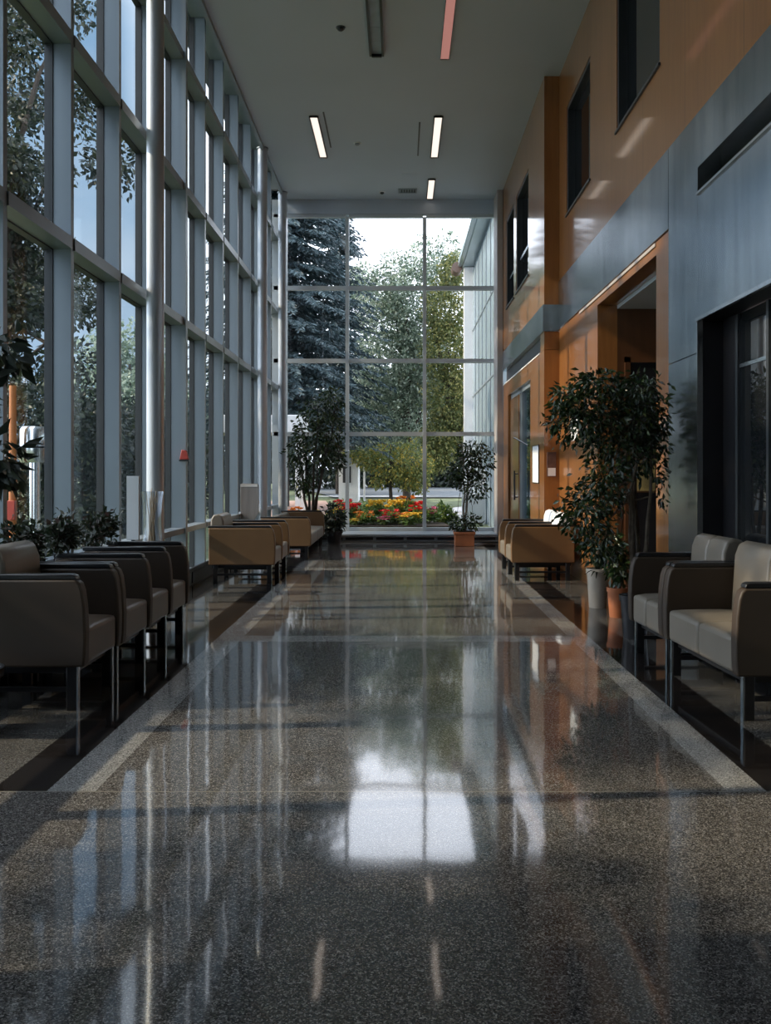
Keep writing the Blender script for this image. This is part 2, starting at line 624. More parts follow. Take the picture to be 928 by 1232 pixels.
# left curtain wall: one window per bay
MUL0, PITCH = 6.81, 1.165
ZB, Z1, Z2, Z3, Z4, ZT = 0.08, 0.66, CAM_H + 1.72, CAM_H + 3.25, CAM_H + 4.72, CEIL + 0.3
IN = -2.455
nwin = 0
kmax = 9
for k in range(-4, kmax + 1):
    y0 = MUL0 + PITCH * k
    y1 = min(y0 + PITCH, END - 0.02)
    nwin += 1
    fr = MB()
    wide = 0.09 if k == 3 else 0.06
    inn = -2.42 if k == 3 else IN
    fr.box(GLX + 0.012, inn, y0, y0 + wide, 0.0, ZT)
    gas = MB()
    gas.box(GLX - 0.05, GLX + 0.012, y0 - 0.012, y0 + wide + 0.012, 0.0, ZT)
    for z in (Z2, Z3, Z4):
        fr.box(GLX + 0.012, IN + 0.01, y0 + wide, y1, z - 0.045, z + 0.045)
        gas.box(GLX - 0.05, GLX + 0.012, y0 + wide + 0.012, y1 - 0.012, z - 0.055, z + 0.055)
    fr.box(GLX + 0.012, IN + 0.02, y0 + wide, y1, Z1 - 0.03, Z1 + 0.03)
    fr.box(GLX - 0.03, IN, y0 + wide, y1, 0.0, ZB + 0.05)
    fr.box(GLX - 0.03, IN, y0 + wide, y1, ZT - 0.08, ZT)
    wname = 'end' if k == kmax else ''
    w_ = struct('window_%d' % nwin, fr, 'alu', 'grey framed tall glazed bay of the left glass wall, number %d from the end window' % (kmax + 1 - k), 'window')
    obj('gasket', gas, 'alu_dark', w_)
    obj('glass', MB().box(GLX - 0.028, GLX - 0.018, y0 + 0.02, y1 + 0.02, ZB, ZT - 0.04), 'glass', w_)
struct('wall_left', MB().box(-2.75, -2.45, BACK, MUL0 - 4 * PITCH - 0.02, 0, ZT), 'alu', 'plain grey wall left of the viewpoint', 'wall')
# heater strip under the left glass
bb = MB().box(-2.445, -2.425, 2.2, END - 0.6, 0.16, 0.20)
for i in range(13):
    bb.box(-2.45, -2.43, 2.3 + i * 1.2, 2.3 + i * 1.2 + 1.1, 0.02, 0.15)
bb.box(-2.455, -2.44, 2.2, END - 0.6, 0.0, 0.2)
struct('baseboard_left', bb, 'darkmetal', 'dark low heater strip along the foot of the left glass wall', 'heater')

# round columns
for i, (px, d) in enumerate(((187, 8.69), (316, 15.43), (340, 17.85))):
    x = (px - VX) * d / F
    c = MB().lathe([(0.082, 0), (0.082, CEIL - 0.03), (0.082, CEIL)], 28, (x, d))
    lab = ['nearest slim round silver column, behind the near left seats', 'middle slim round silver column by the left glass wall', 'slim round silver column at the left end of the end window'][i]
    p_ = struct('pillar.%03d' % i if i else 'pillar', c, 'column', lab, 'column', smooth=True)
    cap = MB().lathe([(0.10, CEIL - 0.025), (0.10, CEIL - 0.005)], 28, (x, d))
    obj('collar', cap, 'alu', p_, smooth=True)

# end window: three bays
XE = [GLX + 0.02, -1.07, 0.485, 1.93]
ZR = [CAM_H - 1.12, CAM_H + 0.80, CAM_H + 2.27, CAM_H + 3.73, CAM_H + 5.15]
for i in range(3):
    nwin += 1
    fr = MB()
    a, b = XE[i], XE[i + 1]
    m = 0.035
    if i == 0:
        fr.box(a, a + 0.3, END - 0.05, END + 0.06, 0.0, CEIL)
    else:
        fr.box(a - m, a + m, END - 0.07, END + 0.06, 0.0, ZR[4])
    if i == 2:
        fr.box(b, b + 0.06, END - 0.07, END + 0.06, 0.0, ZR[4])
    for z in ZR[:4]:
        fr.box(a + m, b - m, END - 0.05, END + 0.05, z - 0.04, z + 0.04)
    fr.box(a + m, b - m, END - 0.05, END + 0.05, ZR[4], ZR[4] + 0.06)
    nm = ['left', 'middle', 'right'][i]
    w_ = struct('window_%d' % nwin, fr, 'alu_light', '%s bay of the big end window' % nm, 'window')
    obj('glass', MB().box(a, b, END - 0.004, END + 0.004, ZR[0], ZR[4]), 'glass_end', w_)
struct('wall_end', MB().box(GLX + 0.33, NEARX + 0.1, END - 0.08, END + 0.1, ZR[4] + 0.062, CEIL), 'ceiling', 'narrow pale header over the end window', 'wall')
struct('wall_end_base', MB().box(GLX, NEARX, END - 0.06, END + 0.1, 0.0, ZR[0] - 0.042), 'alu', 'low sill wall under the end window', 'wall')
pl = MB().box(-2.36, 1.85, 17.34, END - 0.062, 0.0, 0.15)
pp = struct('trim_2', pl, 'alu', 'low grey convector plinth below the end window', 'plinth', bevel=0.006)
g = MB()
for i in range(7):
    x = -2.2 + i * 0.58
    g.box(x, x + 0.52, 17.325, 17.345, 0.045, 0.095)
obj('grille', g, 'black', pp)
g = MB().box(-2.36, 1.85, 17.30, 17.342, 0.108, 0.118).box(-2.36, 1.85, 17.30, 17.342, 0.02, 0.03)
obj('rail', g, 'chrome', pp)
struct('trim_3', MB().box(1.87, 1.99, 17.7, END - 0.08, 0.0, CEIL), 'beige', 'beige pilaster between the end window and the wood wall', 'pilaster', bevel=0.01)


def holed(mb, x0, x1, y0, y1, z0, z1, holes):
    """wall slab x0..x1 with rectangular holes (ya,yb,za,zb)"""
    ys = sorted({y0, y1, *[h[0] for h in holes], *[h[1] for h in holes]})
    zs = sorted({z0, z1, *[h[2] for h in holes], *[h[3] for h in holes]})
    for i in range(len(ys) - 1):
        for j in range(len(zs) - 1):
            cy, cz = (ys[i] + ys[i + 1]) / 2, (zs[j] + zs[j + 1]) / 2
            if not any(h[0] < cy < h[1] and h[2] < cz < h[3] for h in holes):
                mb.box(x0, x1, ys[i], ys[i + 1], zs[j], zs[j + 1])
    return mb


c = CAM_H
PIER = 12.65
# far right wall, upper wood with two windows
hf = [(16.05, 17.15, c + 3.1, c + 4.75), (14.2, 15.7, c + 3.1, c + 4.75)]
struct('wall_right_far', holed(MB(), FARX, FARX + 0.22, PIER, END - 0.09, c + 2.34, CEIL, hf), 'wood', 'orange wood upper wall at the far right with two small windows', 'wall')


def wall_window(idx, x, h, label, frame='alu_dark', rec=0.10):
    ya, yb, za, zb = h
    fr = MB()
    t = 0.05
    for q in ((ya, ya + t, za, zb), (yb - t, yb, za, zb), (ya + t, yb - t, za, za + t), (ya + t, yb - t, zb - t, zb)):
        fr.box(x + 0.01, x + 0.2, *q)
    w_ = struct('window_%d' % idx, fr, frame, label, 'window')
    obj('glass', MB().box(x + rec, x + rec + 0.012, ya + t, yb - t, za + t, zb - t), 'dglass', w_)
    obj('sill', MB().box(x - 0.02, x + 0.1, ya - 0.02, yb + 0.02, za - 0.025, za), 'alu_dark', w_)
    return w_


for h, lab in zip(hf, ('dark upper window at the far right nearest the end window', 'dark upper window beside the wood pier')):
    nwin += 1
    w_ = wall_window(nwin, FARX, h, lab)
    obj('transom', MB().box(FARX + 0.05, FARX + 0.13, h[0] + 0.05, h[1] - 0.05, c + 3.62, c + 3.67), 'steel', w_)
struct('trim_4', MB().box(FARX - 0.02, FARX + 0.22, PIER - 0.02, END - 0.75, c + 1.97, c + 2.338), 'steel', 'steel band along the far right wood wall wrapping the pier', 'band')
struct('trim_5', MB().box(FARX + 0.06, FARX + 0.2, PIER + 0.35, END - 0.75, c + 1.72, c + 1.968), 'alu_dark', 'dark slot below the far steel band', 'slot')
low = holed(MB(), FARX, FARX + 0.22, PIER, END - 0.72, 0, c + 1.715, [(14.0, 16.9, -1, c + 1.45)])
low.box(FARX, FARX + 0.22, PIER, PIER + 0.34, c + 1.72, c + 1.965)
struct('wall_right_far_lower', low, 'wood', 'orange wood lower wall at the far right around the glass door', 'wall')
struct('trim_6', MB().box(FARX - 0.012, FARX + 0.04, PIER + 0.36, END - 0.75, c + 1.70, c + 1.718), 'white', 'thin white line under the far slot', 'strip')
# the glass door in it
dfr = MB()
ya, yb, zt = 14.0, 16.9, c + 1.45
for y in (ya, 15.35, 15.55, yb - 0.08):
    dfr.box(FARX + 0.05, FARX + 0.15, y, y + 0.08, 0, zt)
dfr.box(FARX + 0.05, FARX + 0.15, ya, yb, zt - 0.08, zt)
dfr.box(FARX + 0.05, FARX + 0.15, ya, yb, 0, 0.12)
dr = struct('door_1', dfr, 'alu', 'glazed door in the wood wall at the far right', 'door')
obj('glass', MB().box(FARX + 0.09, FARX + 0.10, ya + 0.08, yb - 0.08, 0.12, zt - 0.08), 'glass_door', dr)
obj('side_leaf', MB().box(FARX + 0.03, FARX + 0.08, 15.62, 16.8, 0.02, zt - 0.1), 'wood', dr)
obj('handle', MB().tube([(FARX - 0.03, 15.7, 0.85), (FARX - 0.03, 15.7, 1.35)], 0.015, 10).tube([(FARX - 0.03, 15.7, 0.9), (FARX + 0.06, 15.7, 0.9)], 0.01, 8).tube([(FARX - 0.03, 15.7, 1.3), (FARX + 0.06, 15.7, 1.3)], 0.01, 8), 'darkmetal', dr)
obj('closer_arm', MB().tube([(FARX - 0.02, 15.9, c + 0.62), (FARX - 0.10, 15.2, c + 0.60), (FARX + 0.05, 14.6, c + 0.45)], 0.012, 8), 'darkmetal', dr)
struct('wall_office', MB().box(3.0, 3.1, PIER + 0.1, END - 0.1, 0, c + 1.7).box(2.22, 3.0, PIER + 0.0, PIER + 0.1, 0, c + 1.7).box(2.22, 3.0, END - 0.3, END - 0.2, 0, c + 1.7).box(2.22, 3.1, PIER, END - 0.2, c + 1.72, c + 1.8), 'ceiling', 'pale room wall behind the far right glass door', 'wall')

# near right wall, upper wood with two visible windows
hn = [(10.6, 12.1, c + 3.42, c + 4.85), (7.75, 9.3, c + 3.48, c + 4.9)]
struct('wall_right_upper', holed(MB(), NEARX, NEARX + 0.22, BACK, PIER, c + 2.66, CEIL, hn), 'wood', 'orange wood upper wall at the right with two big dark windows', 'wall')
for h, lab in zip(hn, ('big dark upper window just before the wood pier', 'big dark upper window cut off by the top of the view')):
    nwin += 1
    wall_window(nwin, NEARX, h, lab)
struct('wall_upper_rooms', MB().box(2.9, 3.0, BACK, END, c + 2.6, CEIL + 0.3), 'alu_dark', 'dark rooms behind the upper right windows', 'wall')
# steel band over the alcove and steel wall
SE, NI = 7.45, 6.72          # seam of the steel wall, start of the niche
struct('trim_7', MB().box(NEARX - 0.015, NEARX + 0.22, SE + 0.012, PIER - 0.022, c + 2.0, c + 2.652), 'steel', 'wide steel band above the alcove opening', 'band')
st = MB()
st.box(NEARX - 0.015, NEARX + 0.25, NI, SE, 0, c + 0.885).box(NEARX - 0.015, NEARX + 0.25, NI, SE, c + 0.892, c + 2.652)
st.box(NEARX - 0.015, NEARX + 0.25, BACK, NI, c + 2.25, c + 2.652)
st.box(NEARX - 0.015, NEARX + 0.25, BACK, NI - 0.004, c + 1.14, c + 2.06)
struct('wall_right_steel', st, 'steel', 'brushed steel clad wall at the near right above the sofa', 'wall')
struct('trim_8', MB().box(NEARX + 0.16, NEARX + 0.26, BACK, NI, c + 2.06, c + 2.25), 'black', 'long dark slot in the steel wall', 'slot')
struct('trim_9', MB().box(NEARX - 0.03, NEARX - 0.005, BACK, NI, c + 2.045, c + 2.062).box(NEARX - 0.03, NEARX - 0.005, BACK, NI + 0.012, c + 1.118, c + 1.145).box(NEARX - 0.022, NEARX + 0.02, NI - 0.012, NI + 0.006, 0, c + 1.14), 'chrome', 'polished edge strips around the dark niche and slot', 'strip')
# alcove opening
AL0, AL1 = 7.86, 10.2
wl = MB().box(NEARX, NEARX + 0.22, AL1, PIER - 0.001, 0, c + 1.99)
wl.box(NEARX, NEARX + 0.22, SE + 0.002, AL0, 0, c + 1.99)
wl.box(NEARX, NEARX + 0.22, AL0, AL1, c + 1.88, c + 1.99)
struct('wall_right_lower', wl, 'wood', 'orange wood lower wall at the right around the alcove opening', 'wall')
struct('trim_10', MB().box(NEARX - 0.012, NEARX + 0.05, AL0, AL1 + 1.0, c + 1.955, c + 1.985), 'beige', 'pale lining strip under the steel band', 'strip')
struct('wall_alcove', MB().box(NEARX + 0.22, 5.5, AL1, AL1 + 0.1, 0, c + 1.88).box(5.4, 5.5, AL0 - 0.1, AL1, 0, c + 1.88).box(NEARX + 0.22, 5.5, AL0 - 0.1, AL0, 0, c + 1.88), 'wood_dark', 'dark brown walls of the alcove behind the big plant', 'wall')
struct('ceiling_alcove', MB().box(NEARX + 0.22, 5.5, AL0, AL1, c + 1.84, c + 1.88), 'ceiling', 'grey ceiling of the alcove', 'ceiling')
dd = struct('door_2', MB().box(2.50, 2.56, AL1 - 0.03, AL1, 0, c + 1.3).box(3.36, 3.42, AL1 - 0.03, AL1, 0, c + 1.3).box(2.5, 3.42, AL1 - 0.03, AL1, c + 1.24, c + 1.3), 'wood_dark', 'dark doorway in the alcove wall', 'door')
obj('leaf', MB().box(2.56, 3.36, AL1 - 0.02, AL1, 0.01, c + 1.24), 'black', dd)
# niche
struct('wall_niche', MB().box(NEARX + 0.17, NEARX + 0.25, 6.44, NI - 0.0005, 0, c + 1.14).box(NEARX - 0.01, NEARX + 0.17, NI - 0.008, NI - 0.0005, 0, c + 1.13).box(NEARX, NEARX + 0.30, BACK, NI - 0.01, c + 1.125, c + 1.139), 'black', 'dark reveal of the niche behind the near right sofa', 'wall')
nwin += 1
w_ = struct('window_%d' % nwin, MB().box(2.36, 2.42, 6.40, 6.44, 0, c + 1.12).box(2.36, 2.42, 5.86, 5.90, 0, c + 1.12), 'alu_dark', 'narrow dark glass pane in the niche behind the near right sofa', 'window')
obj('glass', MB().box(2.375, 2.385, 5.90, 6.40, 0.02, c + 1.12), 'dglass', w_)
obj('rail', MB().box(2.368, 2.375, 5.90, 6.40, c + 0.74, c + 0.765), 'chrome', w_)
struct('wall_niche_panel', MB().box(2.45, 2.55, BACK, 5.86, 0, c + 1.12), 'steel', 'grey metal panel in the niche behind the near right sofa', 'wall')


# ------------------------------------------------------------------ ceiling fittings
def ceiling_light(x, y0, y1, mat, label, w=0.11, depth=0.03, edge=0.018):
    t = thing('ceiling_light', (x, (y0 + y1) / 2, CEIL), label, 'ceiling light', 'recessed strip lights')
    h = (y1 - y0) / 2
    f = MB()
    f.box(-w / 2 - edge, -w / 2, -h, h, -depth, 0).box(w / 2, w / 2 + edge, -h, h, -depth, 0)
    f.box(-w / 2, w / 2, -h - edge, -h, -depth, 0).box(-w / 2, w / 2, h, h + edge, -depth, 0)
    obj('frame', f, 'black', t)
    d = MB()
    n = 3
    for i in range(n):
        a = -h + 2 * h * i / n
        d.box(-w / 2, w / 2, a + 0.004, a + 2 * h / n - 0.004, -0.012, -0.002)
    obj('diffuser', d, mat, t)
    return t


ceiling_light(-1.335, 14.05, 15.85, 'lamp', 'lit strip light at the left of the ceiling')
ceiling_light(0.585, 14.05, 15.85, 'lamp', 'lit strip light at the right of the ceiling, middle one of its line')
ceiling_light(0.585, 17.05, 18.25, 'lamp', 'short lit strip light nearest the end window')
ceiling_light(0.585, 10.0, 12.1, 'lamp_pink', 'dim pinkish strip light nearest the viewer', edge=0.006, depth=0.02)
ceiling_light(-0.31, 9.8, 11.95, 'lamp_off', 'unlit blue grey slot light with dark edges', w=0.13, edge=0.03, depth=0.05)
for (px, py, ln, lab) in ((394, 157, 1.5, 'thin dark air slot beside the left strip light'), (504, 168, 1.5, 'thin dark air slot beside the middle right strip light')):
    d = F * 5.5 / (VY - py)
    tag(obj('ceiling_air_slot', MB().box((px - VX) * d / F - 0.012, (px - VX) * d / F + 0.012, d - ln / 2, d + ln / 2, CEIL - 0.008, CEIL), 'alu_dark'), lab, 'air vent')
for (px, py, lab) in ((410, 33, 'small dark ceiling detector nearest the viewer'), (430, 172, 'small pale ceiling detector between the strip lights'), (460, 231, 'small ceiling detector near the end window')):
    d = F * 5.5 / (VY - py)
    x = (px - VX) * d / F
    t = thing('smoke_detector', (x, d, CEIL), lab, 'smoke detector', 'ceiling detectors')
    obj('base', MB().lathe([(0.055, -0.012), (0.06, 0.0)], 20), 'alu_dark' if py == 33 else 'white', t, smooth=True)
    obj('sensor', MB().lathe([(0.02, -0.045), (0.04, -0.03), (0.042, -0.012)], 20), 'black' if py != 172 else 'alu', t, smooth=True)
t = thing('ceiling_vent', (0.14, 17.75, CEIL), 'small grey ceiling vent grille near the end window', 'air vent')
g = MB()
for i in range(6):
    g.box(-0.15 + i * 0.05, -0.13 + i * 0.05, -0.1, 0.1, -0.012, 0)
obj('slat', g, 'alu', t)
f = MB().box(-0.18, 0.18, -0.13, -0.1, -0.015, 0).box(-0.18, 0.18, 0.1, 0.13, -0.015, 0).box(-0.18, -0.15, -0.1, 0.1, -0.015, 0).box(0.15, 0.18, -0.1, 0.1, -0.015, 0)
obj('frame', f, 'alu', t)
obj('backing', MB().box(-0.15, 0.15, -0.1, 0.1, -0.003, 0), 'alu_dark', t)
tag(obj('ceiling_access_panel', MB().box(0.02, 0.32, 16.75, 17.1, CEIL - 0.006, CEIL), 'ceiling', bevel=0.002), 'flush square access panel in the ceiling', 'access panel')


# ------------------------------------------------------------------ seating
def cushion(x0, x1, y0, y1, z0, z1, crown=0.02):
    """soft box with a domed top/front grid"""
    mb = MB()
    nx, ny = 6, 6
    idx = {}

    def add(p):
        mb.v.append(p)
        return len(mb.v) - 1
    for lay, z in ((0, z0), (1, z1)):
        for i in range(nx + 1):
            for j in range(ny + 1):
                u, v = i / nx, j / ny
                b = (1 - (2 * u - 1) ** 4) * (1 - (2 * v - 1) ** 4)
                idx[lay, i, j] = add((x0 + (x1 - x0) * u, y0 + (y1 - y0) * v, z + (crown * b if lay else 0)))
    for i in range(nx):
        for j in range(ny):
            mb.f.append((idx[1, i, j], idx[1, i + 1, j], idx[1, i + 1, j + 1], idx[1, i, j + 1]))
            mb.f.append((idx[0, i, j + 1], idx[0, i + 1, j + 1], idx[0, i + 1, j], idx[0, i, j]))
    for i in range(nx):
        for j in (0, ny):
            mb.f.append((idx[0, i, j], idx[0, i + 1, j], idx[1, i + 1, j], idx[1, i, j]))
    for j in range(ny):
        for i in (0, nx):
            mb.f.append((idx[0, i, j], idx[0, i, j + 1], idx[1, i, j + 1], idx[1, i, j]))
    return mb


def lounge(loc, rz, widths, label, cat='lounge chair', depth=0.8, mid_arms=True, sc=1.0, arm='tan', seat='taupe', back='taupe', inner=None, group=None, name='lounge_chair', bh=(0.872,)):
    """local x runs along the row (0..sum), local y = depth from the front edge"""
    t = thing(name, loc, label, cat, group, rz)
    t.scale = (1, sc, sc)
    A = 0.075
    x = 0.0
    arms = []
    pos = []
    n = len(widths)
    for i, wd in enumerate(widths):
        if i == 0 or mid_arms:
            arms.append(x)
            x += A
        pos.append((x, x + wd))
        x += wd
    arms.append(x)
    total = x + A
    # curved arm panel profile (depth, z): front edge leans back near the top
    prof = [(0.010, 0.235), (0.003, 0.30), (0.0, 0.42), (0.006, 0.55), (0.018, 0.64), (0.032, 0.68), (0.055, 0.70), (depth, 0.70), (depth, 0.235)]
    for a in arms:
        o = obj('arm', MB().prism(prof, 'x', a, a + A), arm, t, bevel=0.012, seg=3)
        cap = [(0.05, 0.700), (0.058, 0.720), (0.08, 0.728), (depth + 0.01, 0.728), (depth + 0.01, 0.700)]
        obj('arm_cap', MB().prism(cap, 'x', a + 0.004, a + A - 0.004), 'black', o, bevel=0.005)
        for (yy, nm) in ((0.055, 'front'), (depth - 0.11, 'back')):
            lg = obj('leg', MB().box(a + 0.02, a + A - 0.02, yy, yy + 0.055, 0.0, 0.24), 'darkmetal', t, bevel=0.004)
            if nm == 'front':
                obj('chrome_edge', MB().box(a + 0.022, a + A - 0.022, yy - 0.008, yy - 0.0005, 0.0, 0.235), 'steel', lg)
        obj('stretcher', MB().box(a + 0.025, a + A - 0.025, 0.11, depth - 0.11, 0.10, 0.125), 'darkmetal', t)
    for i, (a, b) in enumerate(pos):
        q = bh[i % len(bh)] - 0.872
        obj('seat', cushion(a + 0.004, b - 0.004, 0.015, depth - 0.16, 0.235, 0.43, 0.018), seat, t, bevel=0.025, seg=3)
        bk = MB()
        pr = [(depth - 0.20, 0.40), (depth - 0.175, 0.78 + q), (depth - 0.15, 0.85 + q), (depth - 0.10, 0.872 + q), (depth - 0.04, 0.86 + q), (depth - 0.01, 0.80 + q), (depth, 0.26), (depth - 0.14, 0.26)]
        bk.prism(pr, 'x', a + 0.003, b - 0.003)
        obj('backrest', bk, back, t, bevel=0.02, seg=3)
    obj('under_frame', MB().box(A, total - A, 0.08, depth - 0.03, 0.19, 0.237), 'darkmetal', t)
    return t, total


HALF = math.pi / 2
# left rows face +X: local x -> -world... use rz so that local y points to -X (left) and local x along -Y or +Y
# rz=+90deg: local x -> +Y, local y -> -X
lounge((-1.72, 4.99, 0), HALF, [0.52], 'dark taupe leather armchair with a raised back nearest the viewer at the left', 'armchair', 0.64, sc=1.03, name='armchair', arm='umber', seat='taupe_dark')
lounge((-1.72, 5.68, 0), HALF, [0.53, 0.50, 0.47], 'dark taupe leather three seat row behind the nearest left armchair, below the dark shrubs', 'seat row', 0.64, sc=1.03, name='seat_row', arm='umber', seat='taupe_dark', back='taupe_dark', bh=(0.70,))
lounge((-1.48, 10.8, 0), HALF, [0.60, 0.60], 'tan leather two seat unit by the left glass wall, in front of the middle column', 'seat row', 0.84, sc=0.94, name='seat_row', bh=(0.872, 0.70))
lounge((-1.34, 13.7, 0), HALF, [1.15, 1.15], 'farthest left tan leather sofa, before the indoor tree', 'sofa', 0.84, sc=0.90, mid_arms=False, name='sofa', bh=(0.70,))
# right rows face -X: rz=-90deg: local x -> -Y, local y -> +X
ROT = -HALF + math.radians(3)
lounge((1.696, 5.93, 0), ROT, [0.50, 0.50], 'taupe leather two seat sofa nearest the viewer at the right', 'sofa', 0.62, mid_arms=False, name='sofa', arm='umber')
lounge((1.657, 6.675, 0), ROT, [0.29, 0.29], 'taupe leather armchair with a seamed seat between the near right sofa and the big plant', 'armchair', 0.62, mid_arms=False, name='armchair', arm='umber')
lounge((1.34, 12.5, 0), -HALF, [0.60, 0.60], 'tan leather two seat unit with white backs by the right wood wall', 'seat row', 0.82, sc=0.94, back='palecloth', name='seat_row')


# ------------------------------------------------------------------ plants indoors
def pot_round(t, r, h, mat, taper=0.78, rim=0.02):
    p = obj('pot', MB().lathe([(r * taper, 0), (r * taper * 1.02, 0.01), (r * 0.97, h * 0.86), (r * 1.06, h * 0.86), (r * 1.08, h), (r * 0.98, h), (r * 0.94, h * 0.92)], 28), mat, t, smooth=True)
    obj('soil', MB().lathe([(r * 0.93, h * 0.90), (r * 0.93, h * 0.93)], 24), 'soil', t)
    return p


def stems_mb(stems, r0, r1, n=7):
    mb = MB()
    for s in stems:
        k = len(s)
        mb.tube(s, [r0 + (r1 - r0) * j / (k - 1) for j in range(k)], n)
    return mb


def wander(a, b, k, amp, rng):
    a, b = np.array(a, float), np.array(b, float)
    out = []
    for j in range(k + 1):
        u = j / k
        p = a + (b - a) * u
        if 0 < j < k:
            p = p + rng.normal(size=3) * amp
        out.append(tuple(p))
    return out


def ficus(loc, label, trunks, blobs, nleaf, leaf, pot, seed, clip=None, trunk_r=(0.018, 0.008), mat='ficus', bark='bark', name='potted_ficus', branch=26, droop=0.7, width=0.42, cat='potted plant'):
    t = thing(name, loc, label, cat)
    pot(t)
    rng = np.random.default_rng(seed)
    stems = [wander(a, b, 6, 0.018, rng) for a, b in trunks]
    obj('trunk', stems_mb(stems, *trunk_r), bark, t, smooth=True)
    br = []
    tops = [s[-1] for s in stems] + [s[-2] for s in stems] + [s[-3] for s in stems]
    twigP, twigD = [], []
    for i in range(branch):
        b = blobs[i % len(blobs)]
        d = rng.normal(size=3)
        d /= np.linalg.norm(d)
        e = np.array(b[:3]) + d * np.array(b[3:]) * (0.5 + 0.45 * rng.random())
        if clip is not None and not clip(np.array([e]))[0]:
            continue
        s = min(tops, key=lambda q: np.linalg.norm(np.array(q) - e) + 0.25 * rng.random())
        br.append(wander(s, e, 4, 0.025, rng))
    if br:
        obj('branch', stems_mb(br, trunk_r[1] * 0.8, 0.002, 5), bark, t, smooth=True)
    link_mesh('foliage', blob_leaves('foliage', blobs, nleaf, leaf, droop, 0.25, width, clip, seed), mat, t)
    return t


# big ficus between the near right seats and the alcove
D0, X0 = 7.25, 1.86
s0 = F / D0


def bl(px, py, rx, rz, ry=0.35, dy=0.0):
    return ((px - VX) / s0 - X0, dy, CAM_H + (VY - py) / s0, rx / s0, ry, rz / s0)


big_blobs = [bl(705, 485, 38, 38), bl(690, 510, 30, 30), bl(735, 505, 42, 45), bl(770, 500, 38, 45, 0.3), bl(795, 495, 22, 45, 0.2), bl(720, 460, 34, 16), bl(745, 540, 45, 40),
             bl(715, 600, 40, 32, 0.3), bl(700, 620, 32, 28), bl(728, 580, 26, 32), bl(722, 655, 22, 30, 0.25), bl(718, 650, 26, 28), bl(780, 545, 26, 40, 0.2), bl(800, 525, 18, 40, 0.15), bl(760, 470, 30, 25), bl(800, 585, 10, 30, 0.1), bl(680, 480, 20, 16), bl(668, 505, 14, 14, 0.15), bl(815, 545, 8, 30, 0.1)]
ficus((X0, D0, 0), 'tall dark weeping fig tree beside the near right armchair', [((0.0, 0, 0.33), (-0.08, 0.03, 1.75)), ((0.03, 0.02, 0.33), (0.05, 0.05, 1.8)), ((-0.03, 0.0, 0.33), (-0.02, -0.05, 1.6)), ((0.05, -0.03, 0.33), (0.12, 0.0, 1.5))],
      big_blobs, 5600, 0.056, lambda t: pot_round(t, 0.115, 0.34, 'darkmetal'), 11, clip=lambda P: (P[:, 0] < 0.25) & (P[:, 1] > -0.45), trunk_r=(0.02, 0.010), branch=60)


# cream pot with spiky plant and terracotta pot with a leafy plant
def spiky(loc, label, n, L, pot, mat, seed, z0, name='spiky_plant'):
    t = thing(name, loc, label, 'potted plant')
    pot(t)
    rng = np.random.default_rng(seed)
    mb = MB()
    for i in range(n):
        a = rng.random() * 6.28
        e = 0.25 + rng.random() * 0.9
        l = L * (0.7 + 0.5 * rng.random())
        dx, dy = math.cos(a), math.sin(a)
        p = []
        for j in range(5):
            u = j / 4
            r = l * u * math.cos(e)
            z = z0 + l * u * math.sin(e) - 0.5 * l * u * u * (1.1 - e)
            wv = 0.018 * (1 - u * 0.9)
            p.append(((dx * r - dy * wv, dy * r + dx * wv, z), (dx * r + dy * wv, dy * r - dx * wv, z)))
        i0 = len(mb.v)
        for a_, b_ in p:
            mb.v += [a_, b_]
        for j in range(4):
            q = i0 + 2 * j
            mb.f.append((q, q + 1, q + 3, q + 2))
    me = bpy.data.meshes.new('leaves')
    me.from_pydata(mb.v, [], mb.f)
    link_mesh('leaves', me, mat, t)
    return t


spiky((1.92, 8.9, 0), 'small spiky plant in a tall cream pot at the corner of the alcove', 22, 0.26, lambda t: pot_round(t, 0.105, 0.38, 'cream'), 'leaf_dark', 5, 0.35)
ficus((1.97, 8.3, 0), 'low leafy plant in a small terracotta pot under the big fig', [((0, 0, 0.24), (0.0, 0.0, 0.5))],
      [(0, 0, 0.46, 0.13, 0.13, 0.16), (-0.03, 0, 0.62, 0.10, 0.10, 0.12)], 420, 0.07, lambda t: pot_round(t, 0.09, 0.27, 'terracotta'), 21, trunk_r=(0.01, 0.006), branch=8, name='potted_plant')


def pot_square(t, w, h):
    p = obj('pot', MB().prism([(-w * 0.45, -w * 0.45), (w * 0.45, -w * 0.45), (w * 0.45, w * 0.45), (-w * 0.45, w * 0.45)], 'z', 0, h * 0.8).box(-w / 2, w / 2, -w / 2, w / 2, h * 0.8, h), 'terracotta', t, bevel=0.008)
    obj('soil', MB().box(-w * 0.42, w * 0.42, -w * 0.42, w * 0.42, h, h + 0.008), 'soil', t)


DF, XF = 16.5, 1.15
sF = F / DF


def bf(px, py, rx, rz, ry=0.25):
    return ((px - VX) / sF - XF, 0, CAM_H + (VY - py) / sF, rx / sF, ry, rz / sF)


ficus((XF, DF, 0), 'small fig tree in a square terracotta pot before the end window', [((0, 0, 0.24), (0.0, 0.0, 1.6)), ((0.03, 0.02, 0.24), (0.08, 0, 1.5))],
      [bf(560, 560, 22, 22), bf(578, 555, 18, 22), bf(548, 570, 14, 16), bf(568, 540, 18, 10), bf(572, 585, 18, 20), bf(552, 630, 14, 8), bf(566, 627, 14, 9)], 1500, 0.085,
      lambda t: pot_square(t, 0.38, 0.26), 31, trunk_r=(0.018, 0.01), branch=24)
DG, XG = 16.75, -1.66
sG = F / DG


def bgp(px, py, rx, rz, ry=0.4):
    return ((px - VX) / sG - XG, 0, CAM_H + (VY - py) / sG, rx / sG, ry, rz / sG)


